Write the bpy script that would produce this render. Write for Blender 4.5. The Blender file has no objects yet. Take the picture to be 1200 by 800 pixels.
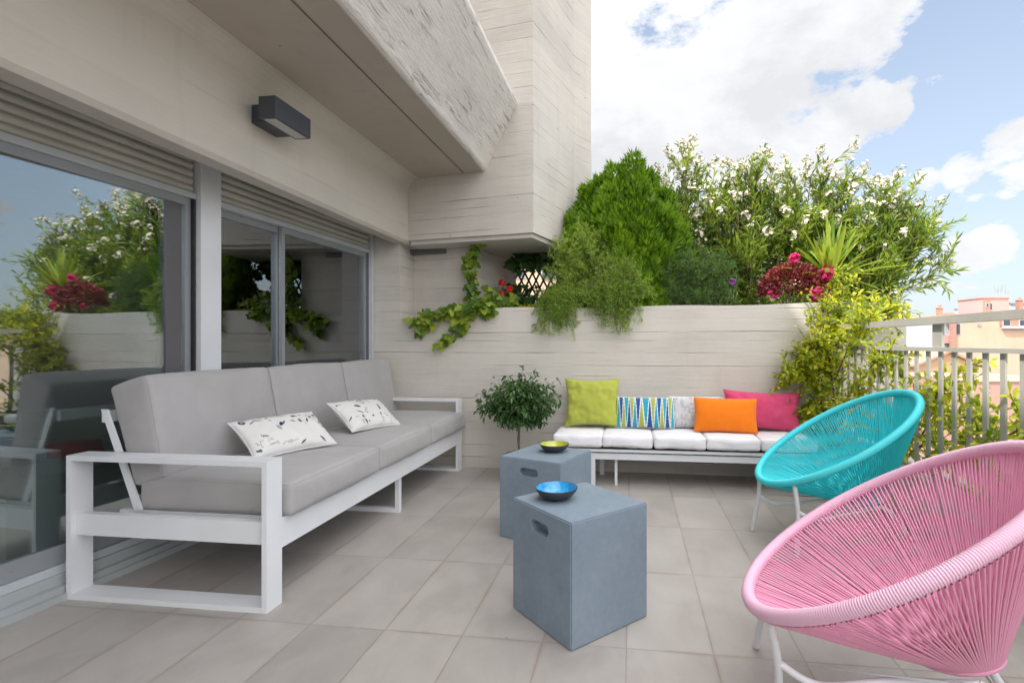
import bpy, bmesh, math, random
import numpy as np
from mathutils import Vector, Matrix, noise as mnoise
R = math.radians
rng = np.random.default_rng(7)
random.seed(7)
scn = bpy.context.scene
COL = scn.collection

# ------------------------------------------------------------------ materials
def new_mat(name):
    m = bpy.data.materials.new(name); m.use_nodes = True
    nt = m.node_tree; nt.nodes.clear()
    out = nt.nodes.new('ShaderNodeOutputMaterial')
    return m, nt, out
def N(nt, t, **kw):
    n = nt.nodes.new(t)
    for k, v in kw.items():
        if k in n.inputs: n.inputs[k].default_value = v
        else: setattr(n, k, v)
    return n
def L(nt, a, b): nt.links.new(a, b)
def math_n(nt, op, a, b=None, c=None, clamp=False):
    n = nt.nodes.new('ShaderNodeMath'); n.operation = op; n.use_clamp = clamp
    for i, v in enumerate((a, b, c)):
        if v is None: continue
        if isinstance(v, (int, float)): n.inputs[i].default_value = v
        else: L(nt, v, n.inputs[i])
    return n.outputs[0]
def ramp(nt, fac, stops, interp='LINEAR'):
    n = nt.nodes.new('ShaderNodeValToRGB'); n.color_ramp.interpolation = interp
    e = n.color_ramp.elements
    while len(e) < len(stops): e.new(0.5)
    for i, (p, c) in enumerate(stops):
        e[i].position = p
        e[i].color = (c, c, c, 1) if isinstance(c, (int, float)) else (*c, 1)
    L(nt, fac, n.inputs[0]); return n.outputs[0]
def mixc(nt, fac, a, b, mode='MIX'):
    n = nt.nodes.new('ShaderNodeMix'); n.data_type = 'RGBA'; n.blend_type = mode
    for s, v in ((n.inputs[0], fac), (n.inputs[6], a), (n.inputs[7], b)):
        if isinstance(v, (int, float)): s.default_value = v
        elif isinstance(v, tuple): s.default_value = (*v, 1) if len(v) == 3 else v
        else: L(nt, v, s)
    return n.outputs[2]
def pos(nt, obj=False):
    if obj:
        return nt.nodes.new('ShaderNodeTexCoord').outputs['Object']
    return nt.nodes.new('ShaderNodeNewGeometry').outputs['Position']
def mapping(nt, v, scale=(1, 1, 1), rot=(0, 0, 0), loc=(0, 0, 0)):
    n = nt.nodes.new('ShaderNodeMapping')
    n.inputs['Scale'].default_value = scale; n.inputs['Rotation'].default_value = rot; n.inputs['Location'].default_value = loc
    L(nt, v, n.inputs[0]); return n.outputs[0]
def noise_t(nt, v, scale, detail=4, rough=.55, dist=0.0):
    n = nt.nodes.new('ShaderNodeTexNoise'); n.inputs['Scale'].default_value = scale
    n.inputs['Detail'].default_value = detail; n.inputs['Roughness'].default_value = rough
    n.inputs['Distortion'].default_value = dist
    L(nt, v, n.inputs['Vector']); return n.outputs['Fac']
def bump(nt, h, strength=.3, dist=.01, prev=None):
    n = nt.nodes.new('ShaderNodeBump'); n.inputs['Strength'].default_value = strength
    n.inputs['Distance'].default_value = dist; L(nt, h, n.inputs['Height'])
    if prev is not None: L(nt, prev, n.inputs['Normal'])
    return n.outputs[0]
def principled(nt, out, color, rough=.5, normal=None, **kw):
    p = nt.nodes.new('ShaderNodeBsdfPrincipled')
    if isinstance(color, tuple): p.inputs['Base Color'].default_value = (*color, 1)
    else: L(nt, color, p.inputs['Base Color'])
    if isinstance(rough, (int, float)): p.inputs['Roughness'].default_value = rough
    else: L(nt, rough, p.inputs['Roughness'])
    if normal is not None: L(nt, normal, p.inputs['Normal'])
    for k, v in kw.items(): p.inputs[k].default_value = v
    if out is not None: L(nt, p.outputs[0], out.inputs[0])
    return p

def concrete(name, base, dark=.80, rough_pits=0.0, board=.115, line=.55, bstr=.5):
    m, nt, out = new_mat(name)
    P = pos(nt)
    sep = nt.nodes.new('ShaderNodeSeparateXYZ'); L(nt, P, sep.inputs[0])
    # wobbling board courses
    wob = noise_t(nt, mapping(nt, P, (.8, .8, 2)), 1.0, 2)
    z = math_n(nt, 'ADD', sep.outputs[2], math_n(nt, 'MULTIPLY', math_n(nt, 'SUBTRACT', wob, .5), .018))
    z1n = nt.nodes.new('ShaderNodeTexNoise'); z1n.noise_dimensions = '1D'; z1n.inputs['Scale'].default_value = 3.3; L(nt, sep.outputs[2], z1n.inputs['W'])
    z = math_n(nt, 'ADD', z, math_n(nt, 'MULTIPLY', z1n.outputs[0], .16))
    zz = math_n(nt, 'DIVIDE', z, board)
    fr = math_n(nt, 'FRACT', zz)
    edge = math_n(nt, 'ABSOLUTE', math_n(nt, 'SUBTRACT', fr, .5))
    ln = ramp(nt, edge, [(.455, 0.0), (.495, 1.0)])
    brk = ramp(nt, noise_t(nt, mapping(nt, P, (2.2, 2.2, 9)), 1.0, 3), [(.46, 0.0), (.66, 1.0)])
    ln = math_n(nt, 'MULTIPLY', ln, brk)
    # tone per board
    wn = nt.nodes.new('ShaderNodeTexWhiteNoise'); wn.noise_dimensions = '1D'
    L(nt, math_n(nt, 'FLOOR', zz), wn.inputs['W'])
    grain = noise_t(nt, mapping(nt, P, (3, 3, 55)), 1.0, 5, .6)
    blotch = noise_t(nt, mapping(nt, P, (1, 1, 1.4)), 1.6, 5, .6)
    spots = noise_t(nt, P, 34, 3)
    t = math_n(nt, 'ADD', math_n(nt, 'MULTIPLY', grain, .28), math_n(nt, 'MULTIPLY', blotch, .62))
    t = math_n(nt, 'ADD', t, math_n(nt, 'MULTIPLY', wn.outputs[0], .10))
    b0 = tuple(c * dark for c in base); b1 = tuple(min(1, c * 1.08) for c in base)
    c = ramp(nt, t, [(.30, b0), (.52, base), (.75, b1)])
    c = mixc(nt, math_n(nt, 'MULTIPLY', ln, line * .5), c, tuple(x * .45 for x in base))
    st = ramp(nt, noise_t(nt, mapping(nt, P, (5, 5, 1.0)), 1.0, 4, .6), [(.58, 0.0), (.8, 1.0)])
    c = mixc(nt, math_n(nt, 'MULTIPLY', st, .35), c, tuple(x * y for x, y in zip(base, (.78, .73, .66))))
    dr = ramp(nt, noise_t(nt, mapping(nt, P, (7, 7, .5)), 1.0, 5, .65), [(.56, 0.0), (.70, 1.0)])
    c = mixc(nt, math_n(nt, 'MULTIPLY', dr, .16), c, tuple(x * .55 for x in base))
    gr = ramp(nt, noise_t(nt, mapping(nt, P, (2.2, 2.2, 150)), 1.0, 4, .7), [(.35, .0), (.7, 1.0)])
    c = mixc(nt, math_n(nt, 'MULTIPLY', gr, .10 * min(1, line * 1.5)), c, tuple(x * .5 for x in base))
    # small pinholes
    vo = nt.nodes.new('ShaderNodeTexVoronoi'); vo.inputs['Scale'].default_value = 9; L(nt, P, vo.inputs['Vector'])
    pin = ramp(nt, vo.outputs['Distance'], [(.045, 1.0), (.075, 0.0)])
    vr = ramp(nt, math_n(nt, 'FRACT', math_n(nt, 'MULTIPLY', vo.outputs['Color'], 1.0)), [(.72, 0.0), (.74, 1.0)])
    pin = math_n(nt, 'MULTIPLY', pin, vr)
    c = mixc(nt, math_n(nt, 'MULTIPLY', pin, .7), c, tuple(x * .3 for x in base))
    h = math_n(nt, 'SUBTRACT', math_n(nt, 'ADD', math_n(nt, 'MULTIPLY', grain, .5), math_n(nt, 'MULTIPLY', spots, .25)),
               math_n(nt, 'ADD', math_n(nt, 'MULTIPLY', ln, 1.2), math_n(nt, 'MULTIPLY', pin, 1.5)))
    h = math_n(nt, 'ADD', h, math_n(nt, 'MULTIPLY', wn.outputs[0], .35))
    if rough_pits > 0:
        pt = noise_t(nt, mapping(nt, P, (14, 2.6, 38)), 1.0, 6, .72, .9)
        pm = ramp(nt, pt, [(.555, 0.0), (.62, 1.0)])
        zone = ramp(nt, noise_t(nt, mapping(nt, P, (1.5, 1.1, 3)), 1.6, 2), [(.42, 0.0), (.58, 1.0)])
        pm = math_n(nt, 'MULTIPLY', pm, zone)
        fine = ramp(nt, noise_t(nt, mapping(nt, P, (1, .3, 1.6)), 45, 4, .7), [(.35, 0.0), (.7, 1.0)])
        c = mixc(nt, math_n(nt, 'MULTIPLY', pm, .75 * rough_pits), c, tuple(x * .36 for x in base))
        c = mixc(nt, math_n(nt, 'MULTIPLY', fine, .10), c, tuple(x * .6 for x in base))
        h = math_n(nt, 'SUBTRACT', h, math_n(nt, 'MULTIPLY', pm, 2.4 * rough_pits))
        h = math_n(nt, 'SUBTRACT', h, math_n(nt, 'MULTIPLY', fine, .8))
    nb = bump(nt, h, bstr, .006)
    principled(nt, out, c, .85, nb)
    return m

def painted(name, col, rough=.4, bscale=60, bstr=.05, var=.06, metallic=0.0, spec=.5):
    m, nt, out = new_mat(name)
    P = pos(nt)
    v = noise_t(nt, P, 3.0, 5)
    c = ramp(nt, v, [(.3, tuple(x * (1 - var) for x in col)), (.7, tuple(min(1, x * (1 + var * .5)) for x in col))])
    nb = bump(nt, noise_t(nt, P, bscale, 3), bstr, .002)
    r = ramp(nt, noise_t(nt, P, 8, 4), [(.3, rough * .85), (.7, min(1, rough * 1.15))])
    principled(nt, out, c, r, nb, Metallic=metallic, **{'Specular IOR Level': spec})
    return m

def fabric(name, col, scale=900, var=.08, bstr=.35, sheen=.2, wrinkle=.4):
    m, nt, out = new_mat(name)
    P = pos(nt, True)
    wx = nt.nodes.new('ShaderNodeTexWave'); wx.inputs['Scale'].default_value = scale * .16; wx.bands_direction = 'X'; L(nt, P, wx.inputs[0])
    wy = nt.nodes.new('ShaderNodeTexWave'); wy.inputs['Scale'].default_value = scale * .16; wy.bands_direction = 'Z'; L(nt, P, wy.inputs[0])
    fine = noise_t(nt, P, scale * .5, 2)
    v = noise_t(nt, P, 5, 5)
    vv = math_n(nt, 'ADD', math_n(nt, 'MULTIPLY', v, .6), math_n(nt, 'MULTIPLY', fine, .4))
    c = ramp(nt, vv, [(.35, tuple(x * (1 - var) for x in col)), (.65, tuple(min(1, x * (1 + var)) for x in col))])
    wr = noise_t(nt, mapping(nt, P, (1, 1, 1)), 9, 3, .5, .6)
    nb = bump(nt, math_n(nt, 'ADD', wx.outputs['Fac'], wy.outputs['Fac']), bstr, .0006)
    nb = bump(nt, wr, wrinkle, .008, nb)
    p = principled(nt, out, c, .9, nb, **{'Sheen Weight': sheen, 'Specular IOR Level': .25})
    return m

def attr_fabric(name, attr='pat', bstr=.3):
    m, nt, out = new_mat(name)
    a = nt.nodes.new('ShaderNodeAttribute'); a.attribute_name = attr
    P = pos(nt, True)
    fine = noise_t(nt, P, 420, 2)
    c = mixc(nt, 1.0, a.outputs['Color'], ramp(nt, fine, [(.3, .88), (.7, 1.0)]), 'MULTIPLY')
    nb = bump(nt, noise_t(nt, P, 10, 3, .5, .6), .35, .008)
    nb = bump(nt, fine, bstr, .0006, nb)
    principled(nt, out, c, .9, nb, **{'Sheen Weight': .15, 'Specular IOR Level': .25})
    return m

def leaf_mat(name, c0, c1, trans=.35, rough=.45, mid=None):
    m, nt, out = new_mat(name)
    a = nt.nodes.new('ShaderNodeAttribute'); a.attribute_name = 'var'
    P = pos(nt)
    n = noise_t(nt, P, 3.2, 3)
    f = math_n(nt, 'ADD', math_n(nt, 'MULTIPLY', a.outputs['Fac'], .65), math_n(nt, 'MULTIPLY', math_n(nt, 'SUBTRACT', n, .3), .75))
    stops = [(.15, c0), (.85, c1)] if mid is None else [(.1, c0), (.5, mid), (.9, c1)]
    c = ramp(nt, f, stops)
    p = principled(nt, None, c, rough, **{'Specular IOR Level': .4})
    t = nt.nodes.new('ShaderNodeBsdfTranslucent')
    L(nt, mixc(nt, 1.0, c, (1.6, 1.5, .7), 'MULTIPLY'), t.inputs[0])
    mx = nt.nodes.new('ShaderNodeMixShader'); mx.inputs[0].default_value = trans
    L(nt, p.outputs[0], mx.inputs[1]); L(nt, t.outputs[0], mx.inputs[2]); L(nt, mx.outputs[0], out.inputs[0])
    return m

def glass_mat(name):
    m, nt, out = new_mat(name)
    fr = nt.nodes.new('ShaderNodeFresnel'); fr.inputs[0].default_value = 1.5
    fac = math_n(nt, 'ADD', math_n(nt, 'MULTIPLY', fr.outputs[0], 1.2), .18, clamp=True)
    tr = nt.nodes.new('ShaderNodeBsdfTransparent'); tr.inputs[0].default_value = (.86, .90, .88, 1)
    gl = nt.nodes.new('ShaderNodeBsdfGlossy'); gl.inputs['Roughness'].default_value = 0.004
    gl.inputs['Color'].default_value = (.88, .93, .96, 1)
    nb = bump(nt, noise_t(nt, pos(nt), 1.3, 1), .03, .05)
    L(nt, nb, gl.inputs['Normal'])
    mx = nt.nodes.new('ShaderNodeMixShader'); L(nt, fac, mx.inputs[0])
    L(nt, tr.outputs[0], mx.inputs[1]); L(nt, gl.outputs[0], mx.inputs[2]); L(nt, mx.outputs[0], out.inputs[0])
    return m

def tile_mat():
    m, nt, out = new_mat('floor_tiles')
    P = pos(nt)
    sep = nt.nodes.new('ShaderNodeSeparateXYZ'); L(nt, P, sep.inputs[0])
    PX, PY, GX, GY = .3065, .6235, .288, .609   # grid read off the joints
    fx = math_n(nt, 'DIVIDE', math_n(nt, 'SUBTRACT', sep.outputs[0], GX), PX)
    fy = math_n(nt, 'DIVIDE', math_n(nt, 'SUBTRACT', sep.outputs[1], GY), PY)
    ex = math_n(nt, 'MULTIPLY', math_n(nt, 'SUBTRACT', .5, math_n(nt, 'ABSOLUTE', math_n(nt, 'SUBTRACT', math_n(nt, 'FRACT', fx), .5))), PX)
    ey = math_n(nt, 'MULTIPLY', math_n(nt, 'SUBTRACT', .5, math_n(nt, 'ABSOLUTE', math_n(nt, 'SUBTRACT', math_n(nt, 'FRACT', fy), .5))), PY)
    e = math_n(nt, 'MINIMUM', ex, ey)
    j = ramp(nt, e, [(.0010, 1.0), (.0022, 0.0)])
    cid = nt.nodes.new('ShaderNodeCombineXYZ'); L(nt, math_n(nt, 'FLOOR', fx), cid.inputs[0]); L(nt, math_n(nt, 'FLOOR', fy), cid.inputs[1])
    wn = nt.nodes.new('ShaderNodeTexWhiteNoise'); wn.noise_dimensions = '2D'; L(nt, cid.outputs[0], wn.inputs['Vector'])
    # cloudy stone print, shifted per tile
    vadd = nt.nodes.new('ShaderNodeVectorMath'); vadd.operation = 'ADD'; L(nt, P, vadd.inputs[0])
    sc = nt.nodes.new('ShaderNodeVectorMath'); sc.operation = 'SCALE'; sc.inputs['Scale'].default_value = 7.0; L(nt, wn.outputs['Color'], sc.inputs[0])
    L(nt, sc.outputs[0], vadd.inputs[1])
    cl = noise_t(nt, mapping(nt, vadd.outputs[0], (1, .7, 1)), 5.5, 6, .62, .4)
    fine = noise_t(nt, P, 120, 3)
    big = noise_t(nt, P, .9, 3)
    t = math_n(nt, 'ADD', math_n(nt, 'MULTIPLY', cl, .55), math_n(nt, 'MULTIPLY', wn.outputs[0], .16))
    t = math_n(nt, 'ADD', t, math_n(nt, 'MULTIPLY', big, .27))
    c = ramp(nt, t, [(.30, (.315, .290, .268)), (.50, (.385, .357, .332)), (.70, (.445, .416, .390))])
    c = mixc(nt, math_n(nt, 'MULTIPLY', fine, .12), c, (.2, .18, .17))
    dirt = ramp(nt, noise_t(nt, mapping(nt, P, (1, 1, 1)), 2.6, 6, .7), [(.56, 0.0), (.78, 1.0)])
    c = mixc(nt, math_n(nt, 'MULTIPLY', dirt, .22), c, (.22, .19, .165))
    # rusty staining that hugs the joints
    near = ramp(nt, e, [(.002, 1.0), (.016, 0.0)])
    stain = math_n(nt, 'MULTIPLY', near, ramp(nt, noise_t(nt, P, 3.1, 4), [(.42, 0.0), (.66, 1.0)]))
    c = mixc(nt, math_n(nt, 'MULTIPLY', stain, .42), c, (.24, .165, .11))
    jc = mixc(nt, ramp(nt, noise_t(nt, P, 4, 3), [(.4, 0.0), (.6, 1.0)]), (.21, .155, .115), (.15, .14, .13))
    jamt = math_n(nt, 'MULTIPLY', j, ramp(nt, noise_t(nt, P, 1.7, 3), [(.35, .45), (.6, 1.0)]))
    c = mixc(nt, math_n(nt, 'MULTIPLY', jamt, .62), c, jc)
    vg = nt.nodes.new('ShaderNodeTexVoronoi'); vg.inputs['Scale'].default_value = 11; L(nt, P, vg.inputs['Vector'])
    sg = nt.nodes.new('ShaderNodeSeparateColor'); L(nt, vg.outputs['Color'], sg.inputs[0])
    grit = math_n(nt, 'MULTIPLY', ramp(nt, vg.outputs['Distance'], [(.02, 1.0), (.05, 0.0)]), ramp(nt, sg.outputs[0], [(.86, 0.0), (.88, 1.0)]))
    c = mixc(nt, math_n(nt, 'MULTIPLY', grit, .7), c, (.08, .06, .045))
    smear = ramp(nt, noise_t(nt, mapping(nt, P, (2.2, .9, 1), (0, 0, .5)), 4.5, 7, .72, .8), [(.50, 0.0), (.72, 1.0)])
    c = mixc(nt, math_n(nt, 'MULTIPLY', smear, .13), c, (.24, .215, .19))
    h = math_n(nt, 'ADD', math_n(nt, 'MULTIPLY', fine, .12), math_n(nt, 'MULTIPLY', math_n(nt, 'SUBTRACT', 1.0, j), 1.0))
    h = math_n(nt, 'ADD', h, math_n(nt, 'MULTIPLY', cl, .2))
    nb = bump(nt, h, .35, .002)
    r = ramp(nt, cl, [(.3, .42), (.7, .6)])
    principled(nt, out, c, r, nb, **{'Specular IOR Level': .4})
    return m

def facade(name, col, var=.08, stain=.15, brick=False):
    m, nt, out = new_mat(name)
    P = pos(nt, True)
    if brick:
        b = nt.nodes.new('ShaderNodeTexBrick'); b.inputs['Scale'].default_value = 5
        b.inputs['Color1'].default_value = (*col, 1); b.inputs['Color2'].default_value = (*[x * .75 for x in col], 1)
        b.inputs['Mortar'].default_value = (*[x * .8 + .1 for x in col], 1)
        L(nt, mapping(nt, P, (1, 1, 1), (R(90), 0, 0)), b.inputs[0]); base = b.outputs[0]
    else:
        base = ramp(nt, noise_t(nt, P, .35, 5), [(.3, tuple(x * (1 - var) for x in col)), (.7, tuple(min(1, x * (1 + var)) for x in col))])
    st = ramp(nt, noise_t(nt, mapping(nt, P, (1.5, 1.5, .12)), 1.0, 5), [(.5, 0.0), (.75, 1.0)])
    c = mixc(nt, math_n(nt, 'MULTIPLY', st, stain), base, tuple(x * .6 for x in col))
    nb = bump(nt, noise_t(nt, P, 6, 4), .2, .02)
    principled(nt, out, c, .9, nb)
    return m

M = {}
M['wall'] = concrete('board_marked_concrete', (.59, .555, .505), .82, board=.098, line=.58, bstr=.8)
M['beam'] = concrete('smooth_cast_concrete', (.56, .520, .462), .90, board=.17, line=.30, bstr=.22)
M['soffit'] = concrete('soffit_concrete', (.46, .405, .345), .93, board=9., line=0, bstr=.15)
M['rough'] = concrete('rough_weathered_concrete', (.70, .665, .62), .88, rough_pits=1.0, board=.085, line=1.0, bstr=.5)
M['tiles'] = tile_mat()
M['white'] = painted('white_powder_coat', (.735, .75, .775), .42)
M['alu'] = painted('grey_white_aluminium', (.56, .60, .63), .35, metallic=.2)
M['alu_dark'] = painted('brushed_dark_aluminium', (.16, .155, .17), .35, metallic=.4)
M['rubber'] = painted('black_gasket', (.02, .02, .022), .6)
M['sash'] = painted('satin_grey_aluminium', (.34, .36, .385), .32, metallic=.3)
M['sill'] = painted('worn_sill_aluminium', (.40, .43, .435), .5)
M['shutter'] = painted('shutter_slats', (.54, .53, .485), .55, var=.12)
M['lamp'] = painted('anthracite_lamp', (.055, .062, .075), .45)
M['lamp_glass'] = painted('frosted_lamp_glass', (.45, .46, .45), .25)
M['rail'] = painted('railing_paint', (.43, .415, .37), .55, var=.12, bstr=.12)
M['glass'] = glass_mat('window_glass')
M['sofa'] = fabric('grey_sofa_fabric', (.385, .372, .370), wrinkle=.22, var=.07)
M['pad'] = fabric('white_bench_fabric', (.78, .78, .81), wrinkle=.8)
M['green'] = fabric('lime_green_fabric', (.40, .43, .07), wrinkle=.6, var=.05)
M['orange'] = fabric('orange_fabric', (.90, .21, .008), wrinkle=.25, var=.03)
M['pink'] = fabric('magenta_pink_fabric', (.62, .065, .17), wrinkle=.6, var=.05)
M['pattern'] = attr_fabric('printed_fabric')
M['bench'] = painted('bench_white_metal', (.68, .70, .73), .4)
M['dark'] = painted('dark_void', (.02, .02, .022), .8)
M['seatpink'] = painted('pink_cord', (.84, .37, .54), .42, bscale=300, bstr=.1, var=.07)
M['rimpink'] = painted('pink_rim_cord', (.82, .50, .65), .36, bscale=300, bstr=.1, var=.05)
M['seatblue'] = painted('turquoise_cord', (.02, .66, .73), .42, bscale=300, bstr=.1, var=.08)
M['rimblue'] = painted('turquoise_rim_cord', (.06, .66, .73), .36, bscale=300, bstr=.1, var=.05)
M['bowl_out'] = painted('dark_bowl_glaze', (.035, .04, .05), .38)
M['soil'] = painted('planter_soil', (.06, .045, .03), .95, bscale=40, bstr=.8, var=.3)
M['bark'] = painted('brown_bark', (.16, .12, .085), .85, bscale=80, bstr=.6, var=.3)
M['pot'] = painted('dark_pot', (.12, .10, .09), .6)
M['wood_floor'] = painted('dark_parquet', (.12, .07, .04), .35)
M['room'] = painted('room_plaster', (.32, .31, .29), .8)
M['roomsofa'] = fabric('pale_green_room_fabric', (.30, .36, .29))
M['redfab'] = fabric('red_cushion_fabric', (.35, .02, .02))
M['steel'] = painted('galvanised_metal', (.4, .4, .4), .4, metallic=.5)
def stool_mat():
    m, nt, out = new_mat('blue_grey_cement')
    P = pos(nt, True)
    t = math_n(nt, 'ADD', math_n(nt, 'MULTIPLY', noise_t(nt, P, 4, 6, .65), .7), math_n(nt, 'MULTIPLY', noise_t(nt, P, 40, 4), .3))
    c = ramp(nt, t, [(.3, (.165, .215, .265)), (.5, (.200, .255, .31)), (.72, (.245, .30, .355))])
    nb = bump(nt, noise_t(nt, P, 90, 4), .15, .002)
    principled(nt, out, c, .62, nb)
    return m
M['stool'] = stool_mat()
def bowl_in(name, c0, c1):
    m, nt, out = new_mat(name); P = pos(nt, True)
    c = ramp(nt, noise_t(nt, P, 30, 4), [(.35, c0), (.65, c1)])
    principled(nt, out, c, .15, None, **{'Coat Weight': .6}); return m
M['bowlblue'] = bowl_in('blue_glaze', (.01, .20, .50), (.03, .42, .75))
M['bowlgreen'] = bowl_in('lime_glaze', (.38, .42, .03), (.50, .52, .06))

# leaves
M['thuja'] = leaf_mat('thuja_leaves', (.035, .10, .006), (.29, .45, .022), .42, .5, (.14, .28, .014))
M['oleander'] = leaf_mat('oleander_leaves', (.07, .13, .03), (.42, .52, .085), .45, .38, (.22, .33, .055))
M['feather'] = leaf_mat('asparagus_fern_leaves', (.11, .20, .035), (.50, .60, .15), .42, .5, (.27, .40, .075))
M['rosemary'] = leaf_mat('rosemary_leaves', (.05, .12, .03), (.24, .38, .11), .35)
M['ivy'] = leaf_mat('ivy_leaves', (.045, .11, .015), (.40, .48, .06), .35, .4, (.15, .25, .03))
M['climb'] = leaf_mat('climber_leaves', (.09, .18, .012), (.72, .68, .04), .45, .4, (.36, .43, .028))
M['yucca'] = leaf_mat('spiky_leaves', (.13, .24, .03), (.42, .50, .09), .28, .4)
M['ficus'] = leaf_mat('ficus_leaves', (.015, .055, .014), (.12, .24, .065), .2, .35, (.05, .125, .03))
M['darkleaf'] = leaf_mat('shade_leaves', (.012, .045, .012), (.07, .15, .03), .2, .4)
M['coleus'] = leaf_mat('maroon_leaves', (.08, .015, .022), (.55, .20, .22), .35, .45, (.26, .045, .07))
M['magenta'] = leaf_mat('magenta_petals', (.45, .01, .13), (.80, .05, .32), .35, .5)
M['cream'] = leaf_mat('cream_petals', (.66, .60, .46), (.86, .82, .72), .0, .6)
M['red'] = leaf_mat('red_petals', (.55, .02, .015), (.85, .06, .03), .3, .5)
M['purple'] = leaf_mat('purple_petals', (.30, .09, .42), (.48, .20, .6), .3, .5)
M['yellowleaf'] = leaf_mat('yellow_ground_leaves', (.30, .34, .02), (.62, .60, .03), .35, .5)
M['tree'] = leaf_mat('street_tree_leaves', (.03, .07, .015), (.12, .2, .04), .3, .5)
M['peach'] = facade('peach_render', (.56, .41, .30))
M['peach2'] = facade('ochre_render', (.54, .35, .20))
M['whitewall'] = facade('white_render', (.47, .50, .54))
M['pinkwall'] = facade('rose_brick', (.56, .36, .34), brick=True)
M['brick'] = facade('red_brick', (.46, .25, .19), brick=True)
M['redroof'] = facade('red_terrace_roof', (.48, .28, .23))
M['rooftile'] = facade('terracotta_roof', (.46, .28, .21))
M['farwin'] = painted('dark_far_window', (.06, .07, .09), .15)
M['asphalt'] = painted('street_asphalt', (.16, .15, .135), .9, bscale=.4, var=.35)

# ------------------------------------------------------------------ mesh helpers
def tag(o, label=None, cat=None, group=None, kind=None):
    if label: o['label'] = label
    if cat: o['category'] = cat
    if group: o['group'] = group
    if kind: o['kind'] = kind
    return o
def empty(name, loc=(0, 0, 0), rz=0.0, label=None, cat=None, group=None):
    o = bpy.data.objects.new(name, None); COL.objects.link(o)
    o.empty_display_size = .1
    o.location = loc; o.rotation_euler = (0, 0, rz)
    return tag(o, label, cat, group)
def link_mesh(name, me, mat, parent=None, loc=None, rot=None, smooth=False):
    o = bpy.data.objects.new(name, me); COL.objects.link(o)
    for m in (mat if isinstance(mat, (list, tuple)) else [mat]):
        me.materials.append(m)
    if parent is not None: o.parent = parent
    if loc is not None: o.location = loc
    if rot is not None: o.rotation_euler = rot
    if smooth:
        me.polygons.foreach_set('use_smooth', [True] * len(me.polygons))
    return o
def np_mesh(name, V, Fq, mat, parent=None, var=None, smooth=False, **kw):
    """V (n,3); Fq list of int arrays (m,k)"""
    me = bpy.data.meshes.new(name)
    if not isinstance(Fq, list): Fq = [Fq]
    Fq = [f for f in Fq if len(f)]
    loops = np.concatenate([f.ravel() for f in Fq]).astype(np.int32)
    tot = np.concatenate([np.full(len(f), f.shape[1]) for f in Fq]).astype(np.int32)
    st = np.concatenate([[0], np.cumsum(tot)[:-1]]).astype(np.int32)
    me.vertices.add(len(V)); me.vertices.foreach_set('co', np.asarray(V, np.float32).ravel())
    me.loops.add(len(loops)); me.loops.foreach_set('vertex_index', loops)
    me.polygons.add(len(tot)); me.polygons.foreach_set('loop_start', st); me.polygons.foreach_set('loop_total', tot)
    me.update(calc_edges=True)
    if var is not None:
        a = me.attributes.new('var', 'FLOAT', 'POINT'); a.data.foreach_set('value', np.asarray(var, np.float32))
    o = link_mesh(name, me, mat, parent, smooth=smooth, **kw)
    return o
def bm_obj(name, bm, mat, parent=None, smooth=False, bevel=0.0, seg=2, loc=None, rot=None):
    if bevel > 0:
        bmesh.ops.bevel(bm, geom=[e for e in bm.edges if e.is_manifold and e.calc_face_angle(0) > .5], offset=bevel,
                        segments=seg, profile=.6, affect='EDGES', clamp_overlap=True)
    bmesh.ops.recalc_face_normals(bm, faces=bm.faces)
    me = bpy.data.meshes.new(name); bm.to_mesh(me); bm.free()
    return link_mesh(name, me, mat, parent, loc, rot, smooth)
def add_box(bm, x0, x1, y0, y1, z0, z1):
    vs = [bm.verts.new(p) for p in ((x0, y0, z0), (x1, y0, z0), (x1, y1, z0), (x0, y1, z0), (x0, y0, z1), (x1, y0, z1), (x1, y1, z1), (x0, y1, z1))]
    for f in ((0, 3, 2, 1), (4, 5, 6, 7), (0, 1, 5, 4), (1, 2, 6, 5), (2, 3, 7, 6), (3, 0, 4, 7)):
        bm.faces.new([vs[i] for i in f])
def box(name, x0, x1, y0, y1, z0, z1, mat, parent=None, bevel=.003, **kw):
    bm = bmesh.new(); add_box(bm, x0, x1, y0, y1, z0, z1)
    return bm_obj(name, bm, mat, parent, bevel=bevel, **kw)
def prism(bm, pts, z0, z1, axis='z'):
    def P(p, h):
        return {'z': (p[0], p[1], h), 'y': (p[0], h, p[1]), 'x': (h, p[0], p[1])}[axis]
    a = [bm.verts.new(P(p, z0)) for p in pts]; b = [bm.verts.new(P(p, z1)) for p in pts]
    n = len(pts)
    bm.faces.new(a[::-1]); bm.faces.new(b)
    for i in range(n): bm.faces.new((a[i], a[(i + 1) % n], b[(i + 1) % n], b[i]))
def catmull(pts, n=8, closed=False):
    P = [np.array(p, float) for p in pts]; out = []
    m = len(P)
    for i in range(m if closed else m - 1):
        if closed: p0, p1, p2, p3 = P[(i - 1) % m], P[i], P[(i + 1) % m], P[(i + 2) % m]
        else: p0, p1, p2, p3 = P[max(i - 1, 0)], P[i], P[i + 1], P[min(i + 2, m - 1)]
        for k in range(n):
            t = k / n
            out.append(.5 * ((2 * p1) + (-p0 + p2) * t + (2 * p0 - 5 * p1 + 4 * p2 - p3) * t * t + (-p0 + 3 * p1 - 3 * p2 + p3) * t ** 3))
    if not closed: out.append(P[-1])
    return np.array(out)
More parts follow.
